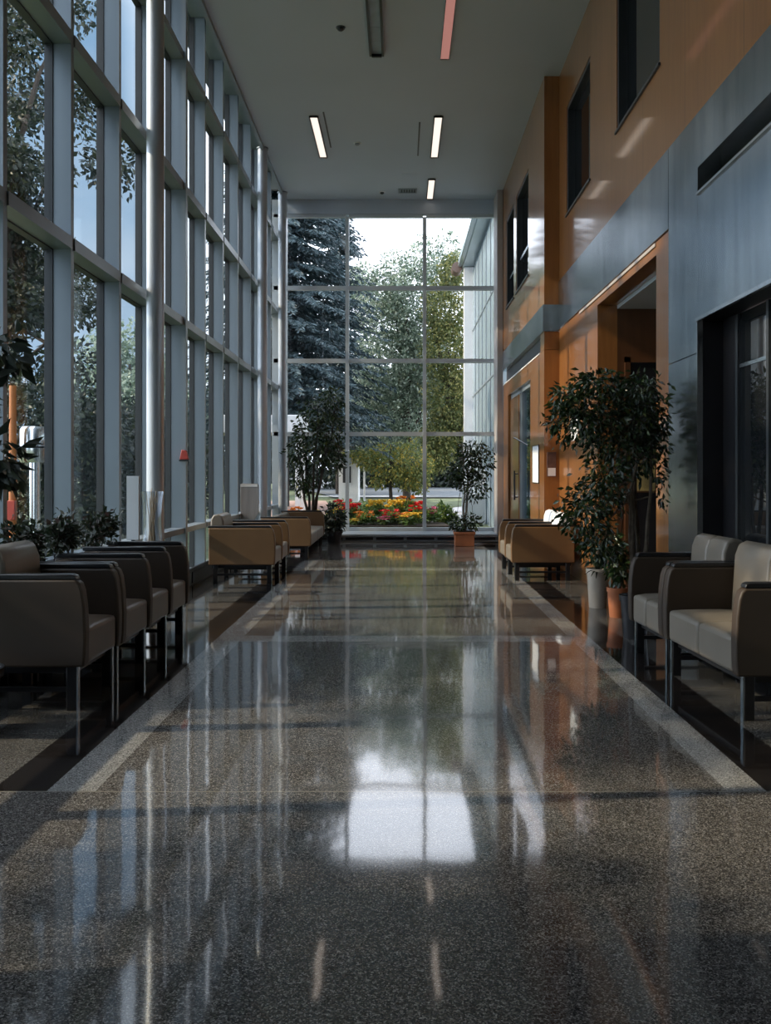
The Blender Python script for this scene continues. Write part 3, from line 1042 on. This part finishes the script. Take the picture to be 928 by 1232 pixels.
ficus((XG, DG, 0), 'tall multi stemmed indoor tree by the farthest left sofa', [((0, 0, 0.3), (0.45, 0, 2.3)), ((-0.03, 0, 0.3), (-0.25, 0.1, 1.9)), ((0.03, 0, 0.3), (0.15, -0.1, 2.2)), ((0, 0.03, 0.3), (-0.1, 0.1, 2.0)), ((0.05, 0, 0.3), (0.3, 0.1, 2.0))],
      [bgp(385, 495, 26, 22), bgp(398, 515, 20, 22), bgp(372, 520, 24, 20), bgp(390, 545, 26, 20), bgp(358, 545, 14, 24), bgp(400, 480, 14, 14), bgp(405, 550, 10, 20), bgp(365, 580, 14, 18)], 2300, 0.09,
      lambda t: pot_round(t, 0.2, 0.34, 'darkmetal'), 41, trunk_r=(0.03, 0.012), branch=46, bark='bark_dark', clip=lambda P: P[:, 0] > -0.62)
ficus((-1.22, 16.85, 0), 'dark low bushy plant at the right of the multi stemmed indoor tree', [((0, 0, 0.2), (0, 0, 0.5))], [(0, 0, 0.5, 0.22, 0.2, 0.28), (-0.08, 0, 0.35, 0.2, 0.18, 0.2)], 700, 0.09,
      lambda t: pot_round(t, 0.15, 0.24, 'darkmetal'), 51, trunk_r=(0.012, 0.008), branch=8, name='potted_plant', mat='hedge')


# dark shrubs in a trough behind the near left seats
def shrub(px, d, label, seed, w, h, base):
    x = -2.405
    t = thing('trough_shrub', (x, d, 0.0), label, 'potted shrub', 'shrubs behind the near left seats')
    rng = np.random.default_rng(seed)
    obj('trough', MB().box(-0.045, 0.04, -0.24, 0.24, 0.0, base), 'darkmetal', t, bevel=0.005)
    st = [wander((0, rng.uniform(-.15, .15), base - 0.01), (rng.uniform(-.03, .08), rng.uniform(-w, w), base + h * rng.uniform(.5, 1.05)), 4, 0.012, rng) for _ in range(9)]
    obj('stem', stems_mb(st, 0.006, 0.002, 5), 'bark_dark', t, smooth=True)
    blobs = [(0.03, rng.uniform(-w, w), base + h * rng.uniform(.3, .9), 0.09, 0.11, 0.10) for _ in range(8)]
    link_mesh('foliage', blob_leaves('foliage', blobs, 620, 0.05, 0.1, 0.2, 0.55, lambda P: (P[:, 0] > -0.04), seed), 'shrubleaf', t)


for i, (d, h, lab) in enumerate(((5.75, 0.26, 'dark leafy shrub behind the seats at the left, nearest of the three'), (6.45, 0.30, 'dark shrub with pale blossoms behind the seats, middle of the three'), (7.2, 0.32, 'dark shrub with a tall sprig behind the seats, farthest of the three'))):
    shrub(0, d, lab, 60 + i, 0.2, h, 0.70)
ficus((-2.18, 4.6, 0), 'dark leafy plant reaching in at the left edge of the view', [((0, 0, 0.3), (0.03, 0, 1.9)), ((0.02, 0, 0.3), (0.10, 0.05, 1.5))],
      [(0.13, 0.05, 1.93, 0.14, 0.15, 0.12), (0.12, 0.05, 1.36, 0.16, 0.16, 0.14), (0.0, 0, 1.65, 0.12, 0.15, 0.3)], 420, 0.10, lambda t: pot_round(t, 0.16, 0.32, 'darkmetal'), 71, trunk_r=(0.012, 0.006), branch=14, mat='hedge', name='potted_plant')

# ------------------------------------------------------------------ small indoor things
# vase on a stand and a white board by the nearest column
t = thing('plant_stand', (-2.24, 8.25, 0), 'slim dark stand carrying the clear vase by the nearest column', 'stand')
obj('top', MB().lathe([(0.12, 0.63), (0.12, 0.66)], 24), 'darkmetal', t, smooth=True)
obj('post', MB().lathe([(0.03, 0.02), (0.03, 0.63)], 16), 'darkmetal', t, smooth=True)
obj('base', MB().lathe([(0.12, 0.0), (0.11, 0.02)], 24), 'darkmetal', t, smooth=True)
t = thing('glass_vase', (-2.24, 8.25, 0.661), 'tall clear glass vase with pale dried stems by the nearest column', 'vase')
obj('vessel', MB().lathe([(0.075, 0.0), (0.09, 0.02), (0.075, 0.2), (0.085, 0.38), (0.10, 0.48), (0.092, 0.48), (0.078, 0.38), (0.068, 0.2), (0.08, 0.03)], 24), 'clearglass', t, smooth=True)
rng = np.random.default_rng(5)
obj('stems', stems_mb([wander((rng.uniform(-.03, .03), rng.uniform(-.03, .03), 0.03), (rng.uniform(-.06, .06), rng.uniform(-.06, .06), 0.42 + 0.1 * rng.random()), 4, 0.008, rng) for _ in range(14)], 0.006, 0.003, 5), 'cream', t)
t = thing('display_board', (-2.36, 8.02, 0), 'white board on a leg behind the clear vase', 'board')
obj('panel', MB().box(-0.04, 0.07, -0.015, 0.01, 0.72, 1.28), 'paper', t, bevel=0.004)
obj('leg', MB().box(0.0, 0.03, -0.012, 0.008, 0.0, 0.72), 'darkmetal', t)
t = thing('notice_stand', (-2.32, 14.0, 0), 'grey wood grain board on a low stand behind the left two seat unit', 'board')
obj('panel', MB().prism([(-0.13, 0.52), (-0.02, 0.50), (0.09, 0.60), (0.15, 0.72), (0.15, 1.12), (0.13, 1.15), (-0.11, 1.15), (-0.13, 1.13)], 'y', -0.015, 0.015), 'greywood', t, bevel=0.003)
obj('leg', MB().box(-0.02, 0.02, -0.012, 0.012, 0.02, 0.52), 'darkmetal', t)
obj('foot', MB().box(-0.1, 0.1, -0.1, 0.1, 0.0, 0.02), 'darkmetal', t)
obj('header', MB().box(-0.13, 0.13, -0.018, -0.0155, 1.10, 1.14), 'paper', t)
t = thing('fire_alarm', (-2.43, 10.29, c + 0.16), 'small red alarm point on the wide mullion of the left glass wall', 'fire alarm')
obj('housing', MB().prism([(-0.05, 0.0), (0.05, 0.0), (0.03, 0.10), (-0.03, 0.11)], 'y', -0.03, 0.009), 'redpaint', t, bevel=0.006)
obj('bracket', MB().box(-0.055, 0.055, -0.034, 0.009, -0.02, -0.001), 'black', t)


def sheet(name, label, x, y0, y1, z0, z1, frame, face, cat='notice'):
    t = thing(name, (x, (y0 + y1) / 2, (z0 + z1) / 2), label, cat)
    hy, hz = (y1 - y0) / 2, (z1 - z0) / 2
    b = 0.012
    obj('frame', MB().box(-0.012, 0, -hy, hy, -hz, -hz + b).box(-0.012, 0, -hy, hy, hz - b, hz).box(-0.012, 0, -hy, -hy + b, -hz + b, hz - b).box(-0.012, 0, hy - b, hy, -hz + b, hz - b), frame, t)
    obj('paper', MB().box(-0.006, 0, -hy + b, hy - b, -hz + b, hz - b), face, t)
    return t


sheet('framed_notice', 'framed white notice beside the far glass door', FARX, 13.1, 13.75, c - 0.14, c + 0.42, 'darkmetal', 'paper')
t = thing('wall_sign', (2.09, PIER - 0.0005, c + 0.13), 'dark red sign with a white slip on the end of the wood pier', 'sign')
obj('plate', MB().box(-0.065, 0.065, -0.012, 0, -0.17, 0.17), 'poster_dark', t, bevel=0.003)
obj('slip', MB().box(-0.05, 0.055, -0.016, -0.0122, -0.16, -0.05), 'paper', t)
sheet('notice', 'white notice on the wood wall behind the big fig', NEARX, 11.3, 11.75, c + 0.42, c + 0.80, 'paper', 'paper')
t = thing('alcove_picture', (2.72, AL1 - 0.031, c - 0.02), 'ochre picture on the dark alcove door', 'picture')
obj('frame', MB().box(-0.13, 0.13, -0.012, 0, -0.19, 0.19), 'wood_dark', t, bevel=0.003)
obj('print', MB().box(-0.11, 0.11, -0.016, -0.0125, -0.17, 0.17), 'poster_warm', t)


# ------------------------------------------------------------------ OUTSIDE
def gz(d):
    return 0.02 + max(0.0, d - 19.0) * 0.021


def strip(name, mat, pts, label, cat, kind='structure', up=0.0):
    """polygon band: list of (d, xl, xr) following the slope"""
    mb = MB()
    for (d, a, b) in pts:
        mb.v += [(a, d, gz(d) + up), (b, d, gz(d) + up)]
    for i in range(len(pts) - 1):
        q = 2 * i
        mb.f.append((q, q + 1, q + 3, q + 2))
    o = obj(name, mb, mat)
    return tag(o, label, cat, kind=kind)


gm = MB()
ys = [-12, 0, 10, END + 0.16, 24, 40, 60, 90]
for d in ys:
    gm.v += [(-45, d, gz(d) - 0.05), (40, d, gz(d) - 0.05)]
for i in range(len(ys) - 1):
    q = 2 * i
    gm.f.append((q, q + 1, q + 3, q + 2))
gm2 = MB()
for (a, b) in (((-45, -12), (-2.78, END + 0.2)), ((-45, END + 0.2), (40, 19.0))):
    gm2.box(a[0], b[0], a[1], b[1], -0.3, -0.03)
for i in range(len(ys) - 1):
    if ys[i] >= END:
        a, b = max(ys[i], 19.0), ys[i + 1]
        i0 = len(gm2.v)
        gm2.v += [(-45, a, gz(a) - 0.05), (40, a, gz(a) - 0.05), (40, b, gz(b) - 0.05), (-45, b, gz(b) - 0.05)]
        gm2.f.append((i0, i0 + 1, i0 + 2, i0 + 3))
tag(obj('ground', gm2, 'grass'), 'green lawn outside the windows', 'lawn', kind='structure')
strip('road', 'asphalt', [(d, -2.6 + (d - 36) * -0.25, 14) for d in (36, 42, 50, 60, 72)], 'grey road crossing behind the flower bed', 'road', up=0.0)
strip('path', 'pave', [(22.9, 1.15, 3.2), (25, 0.95, 3.6), (27, 1.2, 4.2), (29, 1.7, 5.2), (31, 2.7, 7.0), (33.5, 5.0, 10)], 'pale curved footpath at the right outside', 'path')
strip('brick_path', 'brick', [(22.5, -3.4, -1.9), (26, -3.7, -2.0), (30, -4.2, -2.3), (33, -4.8, -2.7)], 'brick paved path outside at the left', 'path', up=0.01)
strip('kerb', 'white', [(35.4, -3.4, 0.6), (35.75, -3.4, 1.2)], 'pale kerb line along the road', 'kerb', up=0.06)


def tree(name, x, d, label, crown_mesh, crown_mat, trunk, bark='bark_dark', rz=0.0, s=1.0, group=None, cat='tree'):
    t = thing(name, (x, d, gz(d) - 0.05 if d > 19 else -0.03), label, cat, group, rz)
    t.scale = (s, s, s)
    link_mesh('crown', crown_mesh, crown_mat, t)
    obj('trunk', trunk, bark, t, smooth=True)
    return t


def branchy(h, r, seed, blobs, nb=14, lean=(0, 0)):
    rng = np.random.default_rng(seed)
    mb = MB()
    top = (lean[0], lean[1], h * 0.8)
    tr = wander((0, 0, 0), top, 6, 0.05 * h / 6, rng)
    mb.tube(tr, [r * (1 - 0.7 * j / 6) for j in range(7)], 9)
    for i in range(nb):
        b = blobs[(i * 7) % len(blobs)]
        s = tr[2 + i % 4]
        mb.tube(wander(s, b[:3], 4, 0.12, rng), [r * 0.32, r * 0.26, r * 0.2, r * 0.13, r * 0.05], 6)
    return mb


# middle grey-green tree
D1 = 33.0
s1 = F / D1


def bt(px, py, rx, rz, ry, x0, d, sc):
    return ((px - VX) / sc - x0, 0, CAM_H + (VY - py) / sc - gz(d), rx / sc, ry, rz / sc)


x1 = (490 - VX) / s1
B1 = [bt(*q, x1, D1, s1) for q in ((475, 380, 48, 45, 1.3), (500, 350, 40, 45, 1.2), (455, 355, 32, 32, 1.0), (490, 440, 52, 50, 1.5), (460, 430, 36, 40, 1.2), (520, 420, 38, 50, 1.2), (500, 500, 48, 42, 1.4), (460, 500, 30, 36, 1.1), (510, 310, 22, 30, 0.7), (440, 330, 20, 16, 0.6), (446, 470, 26, 34, 0.9), (444, 520, 20, 26, 0.8), (485, 530, 40, 26, 1.1), (475, 320, 20, 22, 0.6), (525, 340, 24, 40, 0.8), (540, 300, 14, 24, 0.4), (548, 320, 12, 22, 0.4))]
B1 += cluster((0, 0, 5.2), (1.5, 1.2, 3.4), 26, 0.35, 0.6, 3)
tree('broadleaf_tree', x1, D1, 'big grey green broadleaf tree in the middle of the end window', blob_leaves('crown', B1, 34000, 0.125, 0.4, 0.45, 0.5, None, 4), 'leaf_grey', branchy(9, 0.16, 5, B1))
# low autumn tree in front
D2 = 28.0
s2 = F / D2
x2 = (470 - VX) / s2
B2 = [bt(*q, x2, D2, s2) for q in ((470, 555, 34, 26, 0.9), (445, 550, 20, 16, 0.7), (495, 555, 28, 30, 0.8), (490, 575, 20, 14, 0.6), (505, 578, 14, 16, 0.5), (432, 548, 12, 8, 0.4), (420, 543, 8, 5, 0.3), (456, 578, 10, 8, 0.4), (514, 562, 10, 14, 0.4))]
tree('small_tree', x2, D2, 'small tree with low yellow green leaves before the grey green tree', blob_leaves('crown', B2, 4600, 0.10, 0.5, 0.35, 0.5, None, 9), 'leaf_autumn', branchy(2.4, 0.07, 6, B2, 8))
# yellow-green tree on the right with leaning trunk
D3 = 30.0
s3 = F / D3
x3 = (572 - VX) / s3
B3 = [bt(*q, x3, D3, s3) for q in ((540, 420, 36, 40, 1.1), (535, 370, 28, 40, 0.9), (545, 480, 36, 40, 1.1), (530, 530, 26, 30, 0.9), (545, 325, 18, 24, 0.6), (528, 545, 22, 22, 0.8), (560, 500, 24, 34, 0.8))]
tree('yellow_tree', x3, D3, 'yellow green tree with a leaning trunk beside the white corner post', blob_leaves('crown', B3, 19000, 0.115, 0.35, 0.35, 0.5, None, 12), 'leaf_yellow', branchy(7, 0.17, 7, B3, 12, lean=(-1.3, 0)))


# conifers
def conifer(h, R, seed, n_whorl=26, per=11, zlow=2.6):
    rng = np.random.default_rng(seed)
    P, D, S = [], [], []
    for i in range(n_whorl):
        u = i / (n_whorl - 1)
        z = zlow + (h - zlow - 0.1) * u
        L = R * (1 - u) ** 0.8 + 0.15
        for k in range(per):
            a = rng.random() * 6.283
            l = L * (0.7 + 0.45 * rng.random())
            m = max(6, int(l * 20))
            for j in range(m):
                q = (j + rng.random()) / m
                r = l * q
                p = np.array([math.cos(a) * r, math.sin(a) * r, z - 0.28 * l * q * q + 0.05 * l * q])
                for sgn in (-1, 1):
                    side = np.array([-math.sin(a) * sgn, math.cos(a) * sgn, -0.55]) * 0.8 + np.array([math.cos(a), math.sin(a), -0.15]) * 0.7
                    P.append(p + rng.normal(size=3) * 0.03)
                    D.append(side + rng.normal(size=3) * 0.2)
                    S.append((0.22 + 0.16 * rng.random()) * (1.1 - 0.5 * q))
    return leaves_mesh('crown', np.array(P), np.array(D), np.array(S), 0.28, rng=rng)


con = conifer(17.0, 3.7, 15, 56, 14)
ctr = MB().tube([(0, 0, 0), (0, 0, 7), (0, 0, 16.6)], [0.22, 0.14, 0.02], 9)
tree('blue_conifer', -3.8, 29.5, 'tall blue green conifer at the left of the end window', con, 'needle', ctr)
con2 = conifer(13.0, 3.2, 16, 34, 12)
tree('blue_conifer', -2.6, 39.0, 'shorter blue green conifer behind the tall one', con2, 'needle', MB().tube([(0, 0, 0), (0, 0, 12.6)], [0.18, 0.02], 9))


# hedge masses far behind, each its own
def hedge(x, d, wx, h, label, seed, mat='hedge', n=5200, rz=0.0, leaf=0.26):
    k = max(4, int(wx / 0.8))
    rng = np.random.default_rng(seed)
    B = []
    for i in range(k):
        for lv in range(max(2, int(h / 1.2))):
            B.append((-wx / 2 + wx * (i + 0.5) / k + rng.uniform(-.3, .3), rng.uniform(-.4, .4), (lv + 0.5) * h / max(2, int(h / 1.2)) + rng.uniform(-.2, .2), 0.85, 0.8, 0.8))
    t = thing('hedge', (x, d, gz(d) - 0.05 if d > 19 else -0.03), label, 'hedge', rz=rz)
    link_mesh('foliage', blob_leaves('foliage', B, n, leaf, 0.3, 0.3, 0.6, None, seed), mat, t)
    st = MB()
    for i in range(k):
        xx = -wx / 2 + wx * (i + 0.5) / k
        st.tube([(xx, 0, 0), (xx + rng.uniform(-.2, .2), 0, h * 0.7)], [0.06, 0.02], 6)
    obj('stem', st, 'bark_dark', t)
    return t


hedge(2.0, 47, 9, 6.0, 'dark hedge beyond the road', 80, n=11000, leaf=0.32)
hedge(-4.6, 45, 5.5, 4.5, 'dark bushes below the blue conifers', 81, n=7000)
hedge(-7.0, 66, 24, 7.0, 'long dark hedge farthest beyond the road at the left', 83, n=11000, leaf=0.42)
hedge(9.5, 58, 9, 9, 'dark trees beyond the road at the right', 82, n=4500)

# flower bed: each plant of its own
soil = MB().prism([(-2.5, 20.4), (1.1, 20.4), (1.0, 22.4), (-2.5, 22.6)], 'z', -0.05, 0.14)
tag(obj('flower_bed', soil, 'soil'), 'raised soil bed of flowers outside the end window', 'flower bed', kind='structure')


def flower_meshes(seed, h, w, nl, nf):
    rng = np.random.default_rng(seed)
    B = [(rng.uniform(-w * .4, w * .4), rng.uniform(-.15, .15), h * rng.uniform(.3, .6), w * .35, .2, h * .35) for _ in range(6)]
    a = blob_leaves('leaves', B, nl, 0.085, -0.3, 0.2, 0.6, lambda P: P[:, 2] > 0.01, seed)
    # blossoms: small discs of petals
    P, D = [], []
    for _ in range(nf):
        p = np.array([rng.uniform(-w * .5, w * .5), rng.uniform(-.25, .2), h * rng.uniform(.62, 1.05)])
        for q in range(8):
            an = q * 0.785 + rng.random() * .3
            P.append(p)
            D.append(np.array([math.cos(an), math.sin(an) * 0.6, 0.45 + 0.3 * rng.random()]))
    b = leaves_mesh('blossom', np.array(P), np.array(D), np.full(len(P), 0.075), 0.8, rng=rng)
    st = MB()
    for _ in range(7):
        st.tube([(rng.uniform(-.1, .1), rng.uniform(-.1, .1), 0), (rng.uniform(-w * .4, w * .4), rng.uniform(-.15, .15), h * .7)], 0.006, 5)
    return a, b, st.mesh('stem')


fm = [flower_meshes(100 + i, 0.46, 0.42, 420, 22) for i in range(3)]
order = {}
ords = ['leftmost', 'second from left', 'third from left', 'fourth from left', 'fifth from left', 'sixth from left']
# (px, py_top, colour, d)
fl = [(402, 612, 'yellow', 21.0), (398, 625, 'orange', 20.7), (412, 604, 'red', 21.8), (421, 608, 'red', 21.2), (437, 617, 'orange', 20.8), (425, 624, 'yellow', 20.7), (452, 604, 'yellow', 22.2), (468, 615, 'red', 21.0), (475, 604, 'yellow', 21.6), (488, 600, 'orange', 22.2), (500, 606, 'red', 21.4), (484, 618, 'orange', 20.8), (494, 618, 'yellow', 20.7), (513, 612, 'pink', 21.4), (458, 622, 'pink', 20.7), (352, 612, 'orange', 21.0), (372, 616, 'yellow', 20.9)]
fl.sort(key=lambda q: q[0])
for i, (px, py, colr, d) in enumerate(fl):
    x = (px - VX) * d / F
    top = CAM_H + (VY - py) * d / F
    k = order.get(colr, 0)
    order[colr] = k + 1
    t = thing('flowering_plant', (x, d, 0.13), '%s flowering plant in the bed outside, %s of the %s ones' % (colr, ords[k], colr), 'flower', 'flowers in the bed outside')
    h = max(0.25, (top - 0.13) / 0.46)
    t.scale = (1.0, 1.0, h)
    a, b, st = fm[i % 3]
    for nm, me, mt in (('leaves', a, 'bedleaf'), ('blossom', b, colr), ('stem', st, 'bedleaf')):
        me2 = me.copy()
        link_mesh(nm, me2, mt, t)
for (px, d, lab) in ((412, 23.6, 'round green bush behind the flowers at the left'), (446, 23.4, 'green sprig bush behind the flowers in the middle'), (533, 22.0, 'green and purple low bush at the right end of the flower bed')):
    t = thing('garden_bush', ((px - VX) * d / F, d, gz(d) - 0.05), lab, 'bush')
    link_mesh('foliage', blob_leaves('foliage', [(0, 0, 0.30, 0.26, 0.22, 0.26), (0.1, 0, 0.2, 0.28, 0.22, 0.2)], 900, 0.09, 0.1, 0.3, 0.5, None, int(px)), 'bedleaf', t)
    obj('stem', MB().tube([(0, 0, 0), (0.02, 0, 0.4)], [0.02, 0.008], 6), 'bark_dark', t)

# own building's outer wing at the right outside
t = thing('building_wing', (2.14, 19.0, 0), 'outer building wing with blue grey wall and white corner post at the right outside', 'building')
obj('wall', MB().box(0, 0.4, 0.2, 8.0, 0.0, 7.3), 'wingblue', t)
cl = MB()
for i in range(7):
    cl.box(-0.02, 0, 0.4 + i * 1.1, 0.43 + i * 1.1, 0.0, 7.3)
cl.box(-0.02, 0, 0.2, 8.0, 3.55, 3.6).box(-0.02, 0, 0.2, 8.0, 5.5, 5.53)
obj('seam', cl, 'alu', t)
obj('corner_post', MB().box(-0.26, 0.4, 8.0, 8.25, 0.0, 7.4), 'white', t)
gt = obj('gutter', MB().box(-0.30, 0.5, 0.2, 8.6, 7.42, 7.6).box(-0.42, -0.28, 1.0, 8.7, 7.46, 7.66), 'wingblue', t, bevel=0.02)
obj('gutter_end', MB().tube([(-0.45, 8.2, 7.45), (-0.45, 8.75, 7.45)], 0.16, 14), 'gutter', t, smooth=True)
t = thing('white_gate', (1.94, 22.6, gz(22.6) - 0.05), 'white slatted gate beside the outer wing, behind the small fig', 'gate')
obj('frame', MB().box(-0.42, -0.36, 0, 0.06, 0, 1.35).box(0.1, 0.16, 0, 0.06, 0, 1.35).box(-0.36, 0.1, 0, 0.06, 1.25, 1.32).box(-0.36, 0.1, 0, 0.06, 0.05, 0.75), 'white', t, bevel=0.004)
g = MB()
for i in range(4):
    g.box(-0.30 + i * 0.11, -0.26 + i * 0.11, 0.015, 0.045, 0.75, 1.25)
obj('slat', g, 'white', t)
# distant small white house and pavilion
t = thing('white_house', (-1.75, 33.3, gz(33.3) - 0.05), 'small white house beyond the flowers at the left', 'building')
obj('wall', MB().box(-0.5, 0.2, 0, 1.6, 0, 1.4), 'white', t)
obj('roof', MB().prism([(-0.65, 1.4), (0.5, 1.4), (-0.1, 1.85)], 'y', -0.2, 1.8), 'alu', t)
obj('window', MB().box(-0.35, -0.05, -0.03, 0.0, 0.7, 1.3), 'black', t)
obj('porch_post', MB().box(0.40, 0.47, -0.15, -0.08, 0, 1.4), 'white', t)
t = thing('garden_pavilion', (-3.45, 24.3, gz(24.3) - 0.05), 'pale flat roofed pavilion behind the indoor tree at the left', 'pavilion')
obj('roof', MB().box(-1.5, 0.9, -0.5, 1.2, 2.28, 2.75), 'white', t, bevel=0.02)
for (xx, yy) in ((-1.3, -0.3), (0.75, -0.3), (0.75, 1.0)):
    obj('post', MB().box(xx - 0.06, xx + 0.06, yy - 0.06, yy + 0.06, 0, 2.28), 'white', t)


# left outside: trees along the glass wall
BA = cluster((0, 0, 6.6), (2.3, 2.1, 4.8), 40, 0.4, 0.8, 21)
meA = blob_leaves('crown', BA, 19000, 0.12, 0.3, 0.25, 0.55, None, 22)
tA = branchy(10, 0.2, 23, BA, 18)
tree('dark_tree', -6.9, 15.8, 'tall dark leafy tree outside the nearest left bays', meA, 'leaf_dark', tA)
o = tree('dark_tree', -8.2, 5.8, 'unseen dark tree added beyond the left edge of the view for shade', meA.copy(), 'leaf_dark', tA, rz=2.0, s=1.0)  # added out of view to shade the hall, leaving a sun gap beyond it
o = tree('dark_tree', -9.5, 21.5, 'dark leafy tree outside the left wall behind the nearest column', meA.copy(), 'leaf_dark', tA, rz=4.0, s=0.95)
BC = cluster((0, 0, 3.4), (1.9, 1.9, 2.6), 30, 0.5, 0.9, 31)
meC = blob_leaves('crown', BC, 9000, 0.14, 0.3, 0.25, 0.55, None, 32)
tC = branchy(5.5, 0.13, 33, BC, 12)
tree('green_tree', -8.0, 27.0, 'medium green tree outside the middle left bays', meC, 'leaf_grey', tC)
tree('green_tree', -9.2, 37.0, 'medium green tree outside the far left bays', meC.copy(), 'leaf_grey', tC, rz=1.2)
tree('dark_tree', -8.7, 0.2, 'unseen dark tree added beside the viewpoint to shade the front floor', meA.copy(), 'leaf_dark', tA, rz=5.2, s=0.9)  # added out of view to keep the sun off the front floor
hedge(-14, 43, 14, 4.0, 'long dark hedge outside beyond the left trees', 90, n=5000)
hedge(-5.6, 18.7, 9, 2.7, 'dark hedge running beside the left glass wall outside', 91, n=26000, rz=HALF, leaf=0.12)
# silver bollard lamp, pole with red box
t = thing('bollard_light', (-3.9, 9.75, -0.03), 'silver cylindrical lamp post outside the nearest left bay', 'lamp post')
obj('head', MB().lathe([(0.14, 1.45), (0.15, 1.47), (0.15, 1.80), (0.13, 1.83)], 24), 'chrome', t, smooth=True)
obj('band', MB().lathe([(0.152, 1.60), (0.152, 1.62)], 24), 'darkmetal', t, smooth=True)
obj('post', MB().lathe([(0.055, 0.0), (0.055, 1.45)], 16), 'chrome', t, smooth=True)
t = thing('wooden_pole', (-4.05, 9.55, -0.03), 'orange brown wooden pole with a red box outside the nearest left bay', 'pole')
obj('pole', MB().tube([(0, 0, 0), (0, 0, 2.25)], [0.045, 0.035], 12), 'orangepole', t, smooth=True)
obj('box', MB().box(-0.05, 0.05, -0.08, -0.03, 0.85, 1.05), 'redpaint', t, bevel=0.006)
